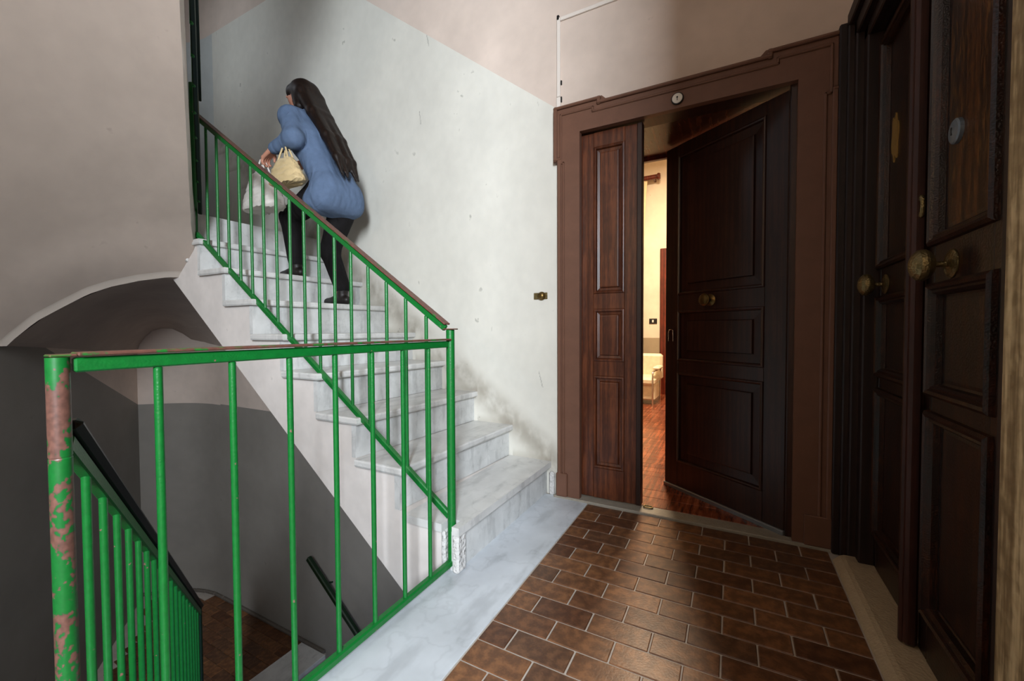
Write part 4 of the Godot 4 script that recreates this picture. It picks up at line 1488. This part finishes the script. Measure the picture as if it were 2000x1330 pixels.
func hand_bones(w: Vector3, dir: Vector3, down: Vector3, side: Vector3, curl: float) -> Array:
	# palm from the wrist along dir; fingers bend towards down; side = from little finger to thumb
	var o := []
	var pal := w + dir * 0.075
	for k in 4:
		var off := side * (0.027 - 0.018 * k)
		o.append([w + dir * 0.012 + off * 0.6, pal + off, 0.014, 0.012])
	var lens := [0.068, 0.078, 0.072, 0.056]
	for k in 4:
		var b := pal + side * (0.027 - 0.018 * k)
		var L: float = lens[k]
		var d1 := (dir * cos(curl * 0.6) + down * sin(curl * 0.6)).normalized()
		var d2 := (dir * cos(curl * 1.5) + down * sin(curl * 1.5)).normalized()
		var d3 := (dir * cos(curl * 2.2) + down * sin(curl * 2.2)).normalized()
		var p1 := b + d1 * L * 0.45
		var p2 := p1 + d2 * L * 0.32
		o.append([b, p1, 0.0095, 0.0088])
		o.append([p1, p2, 0.0088, 0.0082])
		o.append([p2, p2 + d3 * L * 0.25, 0.0082, 0.0072])
	var tb := w + dir * 0.025 + side * 0.026
	var t1 := tb + (dir * 0.6 + side * 0.55 + down * 0.35).normalized() * 0.036
	o.append([tb, t1, 0.0125, 0.010])
	o.append([t1, t1 + (dir * 0.7 + down * 0.7).normalized() * 0.028, 0.010, 0.008])
	return o

func build_person():
	var base := Vector3(-2.5, 1.372, -1.92)
	var p := thing("person", "person in a blue denim jacket with long dark hair climbing the stairs carrying bags", "person", base)
	var V := func(x: float, y: float, z: float) -> Vector3: return Vector3(x, y, z)
	var hipL := Vector3(-2.36, 1.90, -1.83)
	var hipR := Vector3(-2.34, 1.90, -2.00)
	var kneeL := Vector3(-2.73, 1.79, -1.85)
	var kneeR := Vector3(-2.53, 1.56, -2.01)
	var ankL := Vector3(-2.70, 1.46, -1.87)
	var ankR := Vector3(-2.41, 1.275, -2.01)
	var chest := Vector3(-2.53, 2.27, -1.91)
	var neck := Vector3(-2.60, 2.46, -1.91)
	var shL := Vector3(-2.57, 2.395, -1.755)
	var shR := Vector3(-2.57, 2.395, -2.065)
	var elL := Vector3(-2.43, 2.20, -1.68)
	var wrL := Vector3(-2.625, 2.165, -1.665)
	var elR := Vector3(-2.66, 2.19, -2.13)
	var wrR := Vector3(-2.86, 2.26, -2.10)
	var head := Vector3(-2.665, 2.60, -1.91)
	# body: one skin surface, its head and hands on finer grids
	var mb := MB.new()
	body(mb, [
		[hipL, kneeL, 0.075, 0.052], [kneeL, ankL, 0.05, 0.034], [hipR, kneeR, 0.075, 0.052], [kneeR, ankR, 0.05, 0.034],
		[hipL, hipR, 0.085, 0.085], [Vector3(-2.38, 1.95, -1.91), chest, 0.10, 0.10], [chest, neck, 0.09, 0.05], [shL, shR, 0.045, 0.045],
		[neck, head + Vector3(0.01, -0.03, 0), 0.045, 0.045], [shL, elL, 0.042, 0.034], [elL, wrL, 0.033, 0.023], [shR, elR, 0.042, 0.034], [elR, wrR, 0.033, 0.023],
		[ankL, ankL + Vector3(-0.05, -0.04, 0), 0.032, 0.024], [ankR, ankR + Vector3(-0.05, -0.04, 0), 0.032, 0.024]], 0.016, 0.03)
	var fx := Vector3(-1, -0.08, 0.05).normalized()
	body(mb, [
		[head + Vector3(0.025, 0.025, 0), head + Vector3(-0.025, 0.02, 0), 0.082, 0.076], [head + Vector3(-0.03, -0.02, 0), head + Vector3(-0.055, -0.075, 0), 0.062, 0.032],
		[head + Vector3(-0.098, 0.005, 0), head + Vector3(-0.112, -0.022, 0), 0.009, 0.012], [head + Vector3(-0.09, -0.048, -0.015), head + Vector3(-0.09, -0.048, 0.015), 0.009, 0.009], [head + Vector3(-0.086, -0.06, -0.012), head + Vector3(-0.086, -0.06, 0.012), 0.009, 0.009],
		[head + Vector3(-0.088, 0.028, -0.045), head + Vector3(-0.095, 0.032, 0.045), 0.010, 0.010],
		[head + Vector3(0.012, 0.0, 0.082), head + Vector3(0.018, -0.035, 0.080), 0.012, 0.010], [head + Vector3(0.012, 0.0, -0.082), head + Vector3(0.018, -0.035, -0.080), 0.012, 0.010],
		[neck, head + Vector3(0.01, -0.04, 0), 0.045, 0.048]], 0.007, 0.012)
	body(mb, hand_bones(wrL, Vector3(-0.85, -0.5, 0).normalized(), Vector3(0.5, -0.85, 0).normalized(), Vector3(-0.2, 0.3, -0.9).normalized(), 0.95), 0.005, 0.007)
	body(mb, hand_bones(wrR, Vector3(-0.95, 0.2, 0.1).normalized(), Vector3(-0.2, -0.95, 0).normalized(), Vector3(0, 0.3, 0.95).normalized(), 0.5), 0.005, 0.007)
	var root := part("body", mb, M.skin, p)
	# trousers
	mb = MB.new()
	body(mb, [[hipL, kneeL, 0.098, 0.066], [kneeL, ankL + Vector3(0, 0.03, 0), 0.065, 0.055], [hipR, kneeR, 0.098, 0.066], [kneeR, ankR + Vector3(0, 0.03, 0), 0.065, 0.055], [hipL, hipR, 0.09, 0.09]], 0.016, 0.03)
	part("trousers", mb, M.trousers, p)
	# jacket with sleeves, hem flared over the hips
	mb = MB.new()
	body(mb, [[Vector3(-2.325, 1.90, -1.83), Vector3(-2.325, 1.90, -1.99), 0.108, 0.108], [Vector3(-2.315, 1.845, -1.80), Vector3(-2.315, 1.845, -2.02), 0.082, 0.082], [Vector3(-2.39, 1.835, -1.80), Vector3(-2.39, 1.835, -2.02), 0.08, 0.08], [Vector3(-2.34, 1.95, -1.85), Vector3(-2.50, 2.25, -1.835), 0.095, 0.105], [Vector3(-2.34, 1.95, -1.97), Vector3(-2.50, 2.25, -1.985), 0.095, 0.105],
		[Vector3(-2.50, 2.25, -1.83), Vector3(-2.57, 2.40, -1.82), 0.115, 0.075], [Vector3(-2.50, 2.25, -1.99), Vector3(-2.57, 2.40, -2.0), 0.115, 0.075], [shL, shR, 0.068, 0.068],
		[neck + Vector3(0.02, -0.03, 0), neck + Vector3(0, 0.015, 0), 0.075, 0.062], [shL, elL, 0.068, 0.056], [elL, elL.lerp(wrL, 0.88), 0.056, 0.040], [shR, elR, 0.068, 0.056], [elR, elR.lerp(wrR, 0.88), 0.056, 0.040]], 0.016, 0.035)
	part("jacket", mb, M.denim, p)
	# long hair down the back
	mb = MB.new()
	var hb := []
	for k in 5:
		var z := -1.975 + 0.032 * k
		var bz := -1.955 + 0.0225 * k
		var e := 0.012 * sin(k * 2.3)
		hb.append([Vector3(-2.645, 2.66, bz), Vector3(-2.58, 2.61, z), 0.045, 0.042])
		hb.append([Vector3(-2.58, 2.61, z), Vector3(-2.475, 2.45, z), 0.042, 0.034])
		hb.append([Vector3(-2.475, 2.45, z), Vector3(-2.345, 2.27, z + e), 0.034, 0.028])
		hb.append([Vector3(-2.345, 2.27, z + e), Vector3(-2.245, 2.11, z + e), 0.028, 0.021])
		hb.append([Vector3(-2.245, 2.11, z + e), Vector3(-2.195 + e, 1.985 - e, z - e), 0.021, 0.007])
	for s in [-1.0, 1.0]:
		hb.append([head + Vector3(0.02, 0.03, 0.055 * s), head + Vector3(0.06, -0.08, 0.062 * s), 0.04, 0.035])
	hb.append([head + Vector3(0.045, 0.045, -0.02), head + Vector3(0.045, 0.045, 0.02), 0.078, 0.078])
	hb.append([head + Vector3(-0.03, 0.05, -0.03), head + Vector3(-0.03, 0.05, 0.03), 0.058, 0.058])
	body(mb, hb, 0.010, 0.02)
	part("hair", mb, M.hair, p, false, "long dark brown hair hanging down the back")
	for a in [ankL, ankR]:
		mb = MB.new()
		var y0: float = RISE * 7 if a == ankL else RISE * 6
		var low: float = y0 + 0.030
		body(mb, [[Vector3(a.x + 0.045, low + 0.002, a.z), Vector3(a.x - 0.06, low, a.z), 0.030, 0.033], [Vector3(a.x - 0.05, low, a.z - 0.012), Vector3(a.x - 0.145, low - 0.004, a.z - 0.01), 0.030, 0.024], [Vector3(a.x - 0.05, low, a.z + 0.012), Vector3(a.x - 0.145, low - 0.004, a.z + 0.004), 0.030, 0.024], [a + Vector3(0.005, 0.02, 0), Vector3(a.x + 0.0, low + 0.02, a.z), 0.042, 0.034]], 0.008, 0.02)
		part("shoe", mb, M.shoe, p)
	# bags
	bag("carrier_bag", "white carrier bag hanging from the hand of the climbing person", Vector3(-2.715, 2.115, -1.655), 0.33, 0.22, 0.16, M.bagwhite, 41)
	bag("tote_bag", "beige tote bag hanging from the forearm of the climbing person", Vector3(-2.49, 2.165, -1.665), 0.25, 0.20, 0.11, M.bagbeige, 42)

func bag(called: String, label: String, top: Vector3, h: float, w: float, d: float, m: Material, sd: int):
	var b := thing(called, label, "bag", top - Vector3(0, h, 0), 0.0, "bags carried up the stairs")
	var n := FastNoiseLite.new()
	n.seed = sd
	n.frequency = 7.0
	var g := []
	for r in 19:
		var k := r / 18.0          # 0 at the gathered mouth
		var row := []
		for c in 41:
			var a := TAU * c / 40.0
			var sw := lerpf(0.30, 1.0, pow(k, 0.65)) * (1.0 if k < 0.93 else lerpf(1.0, 0.75, (k - 0.93) / 0.07))
			var sx := w * sw * (1.0 + 0.10 * n.get_noise_2d(cos(a) * 0.4, k * 0.6 + sin(a) * 0.3))
			var sz := d * 0.5 * lerpf(0.35, 1.0, pow(k, 0.5)) * (1.0 + 0.25 * n.get_noise_2d(a * 0.12 + 5.0, k))
			var ca := signf(cos(a)) * pow(absf(cos(a)), 0.7)
			var sa := signf(sin(a)) * pow(absf(sin(a)), 0.7)
			row.append(top + Vector3(ca * sx * 0.85, -0.085 - (h - 0.085) * k + 0.012 * n.get_noise_2d(ca, sa + k), sa * sz))
		g.append(row)
	var mb := MB.new()
	mb.grid(g, false)
	var bot: Vector3 = top - Vector3(0, h, 0)
	for c in 40: mb.tri(g[18][c + 1], g[18][c], bot)
	part("sack", mb, m, b)
	mb = MB.new()
	for s in [-1.0, 1.0]:
		mb.tube([top + Vector3(-0.05, -0.10, 0.02 * s), top + Vector3(-0.03, -0.05, 0.014 * s), top + Vector3(-0.008, -0.004, 0.008 * s), top + Vector3(0.008, -0.004, 0.008 * s), top + Vector3(0.03, -0.05, 0.014 * s), top + Vector3(0.05, -0.10, 0.02 * s)], 0.006, 6)
	part("handle", mb, m, b)

# ---------------------------------------------------------------- window and lamps
func build_window_and_lamps():
	var w := thing("window_1", "tall frosted landing window behind the viewer", "window", Vector3(1.175, 1.45, 1.98), 0, "", "structure")
	var mb := MB.new()
	for b in [[0.85, 0.90, 1.45, 3.05], [1.45, 1.50, 1.45, 3.05]]:
		mb = MB.new()
		mb.box(b[0], b[1], b[2], b[3], 1.98, 2.04, 0.004)
		part("window_frame", mb, M.frame, w)
	for b in [[1.45, 1.50], [2.22, 2.27], [3.0, 3.05]]:
		mb = MB.new()
		mb.box(0.85, 1.50, b[0], b[1], 1.98, 2.04, 0.004)
		part("window_frame", mb, M.frame, w)
	var glow := StandardMaterial3D.new()
	glow.albedo_color = Color(0.9, 0.93, 0.97)
	glow.emission_enabled = true
	glow.emission = Color(0.80, 0.90, 1.0)
	glow.emission_energy_multiplier = 3.0
	glow.roughness = 0.5
	for x in [[1.50, 2.22], [2.27, 3.0]]:
		mb = MB.new()
		mb.box(0.90, 1.45, x[0], x[1], 2.0, 2.012, 0.0)
		part("pane", mb, glow, w, false, "glowing pane of the added window")
	area("window_daylight", Vector3(1.175, 2.25, 1.94), Vector3(0, 0, -1), Vector2(0.6, 1.55), Color(0.92, 0.96, 1.0), 44.0)
	# added fill window for the upper half landing, hidden behind the flight overhead
	var w2 := thing("window_2", "added small frosted window, unseen, lighting the upper half landing", "window", Vector3(-4.2, 3.0, -1.1), 0, "", "structure")
	var u := Vector3(WE_D.x, 0, WE_D.y)
	var inw := Vector3(WE_D.y, 0, -WE_D.x)
	var mid := Vector3(WE_C.x, 0, WE_C.y) + u * 1.25 + Vector3(0, 3.75, 0)
	var bas := Basis(u, Vector3.UP, u.cross(Vector3.UP))
	mb = MB.new()
	mb.box_in(Transform3D(bas, mid + inw * 0.03), Vector3(0.62, 1.02, 0.03), 0.004)
	part("window_frame", mb, M.frame, w2)
	mb = MB.new()
	mb.box_in(Transform3D(bas, mid + inw * 0.047), Vector3(0.5, 0.9, 0.012), 0.0)
	part("pane", mb, glow, w2, false, "glowing pane of the added window")
	area("landing_fill_light", mid + inw * 0.06, inw, Vector2(0.5, 0.9), Color(1.0, 0.97, 0.92), 0.25)
	# added warm lamp for glints on the old door, unseen behind the viewer
	var wl := thing("added_wall_lamp", "added small warm globe lamp, unseen behind the viewer", "lamp", Vector3(-0.95, 2.05, 1.2))
	var bulb := StandardMaterial3D.new()
	bulb.albedo_color = Color(1, 0.95, 0.85)
	bulb.emission_enabled = true
	bulb.emission = Color(1.0, 0.80, 0.52)
	bulb.emission_energy_multiplier = 3.0
	mb = MB.new()
	mb.lathe(Transform3D(Basis(), Vector3(-0.93, 1.95, 1.13)), PackedVector2Array([Vector2(0.0, 0.0), Vector2(0.05, 0.012), Vector2(0.085, 0.05), Vector2(0.10, 0.10), Vector2(0.085, 0.15), Vector2(0.05, 0.188), Vector2(0.0, 0.20)]), 20)
	part("globe", mb, bulb, wl)
	mb = MB.new()
	mb.rod(Vector3(-0.93, 2.05, 1.13), Vector3(-1.03, 2.05, 1.27), 0.03, 10)
	part("bracket", mb, M.brass, wl)
	var om := OmniLight3D.new()
	om.name = "added_wall_lamp_light"
	om.position = Vector3(-0.93, 2.05, 1.13)
	om.light_color = Color(1.0, 0.80, 0.52)
	om.light_energy = 0.3
	om.light_size = 0.08
	om.omni_range = 20.0
	om.omni_attenuation = 2.0
	om.shadow_enabled = true
	add_child(om)
	# ceiling lamp in the flat
	var l := thing("ceiling_lamp", "round warm ceiling lamp of the flat", "lamp", Vector3(-0.6, 3.6, -4.6))
	var warm := StandardMaterial3D.new()
	warm.albedo_color = Color(1, 0.95, 0.85)
	warm.emission_enabled = true
	warm.emission = Color(1.0, 0.82, 0.58)
	warm.emission_energy_multiplier = 3.0
	mb = MB.new()
	mb.lathe(Transform3D(Basis(), Vector3(-0.6, 3.48, -4.6)), PackedVector2Array([Vector2(0.0, 0.0), Vector2(0.2, 0.02), Vector2(0.25, 0.06), Vector2(0.25, 0.12)]), 24)
	part("shade", mb, warm, l)
	area("ceiling_lamp_light", Vector3(-0.6, 3.46, -4.6), Vector3(0, -1, 0), Vector2(0.45, 0.45), Color(1.0, 0.90, 0.77), 22.0)
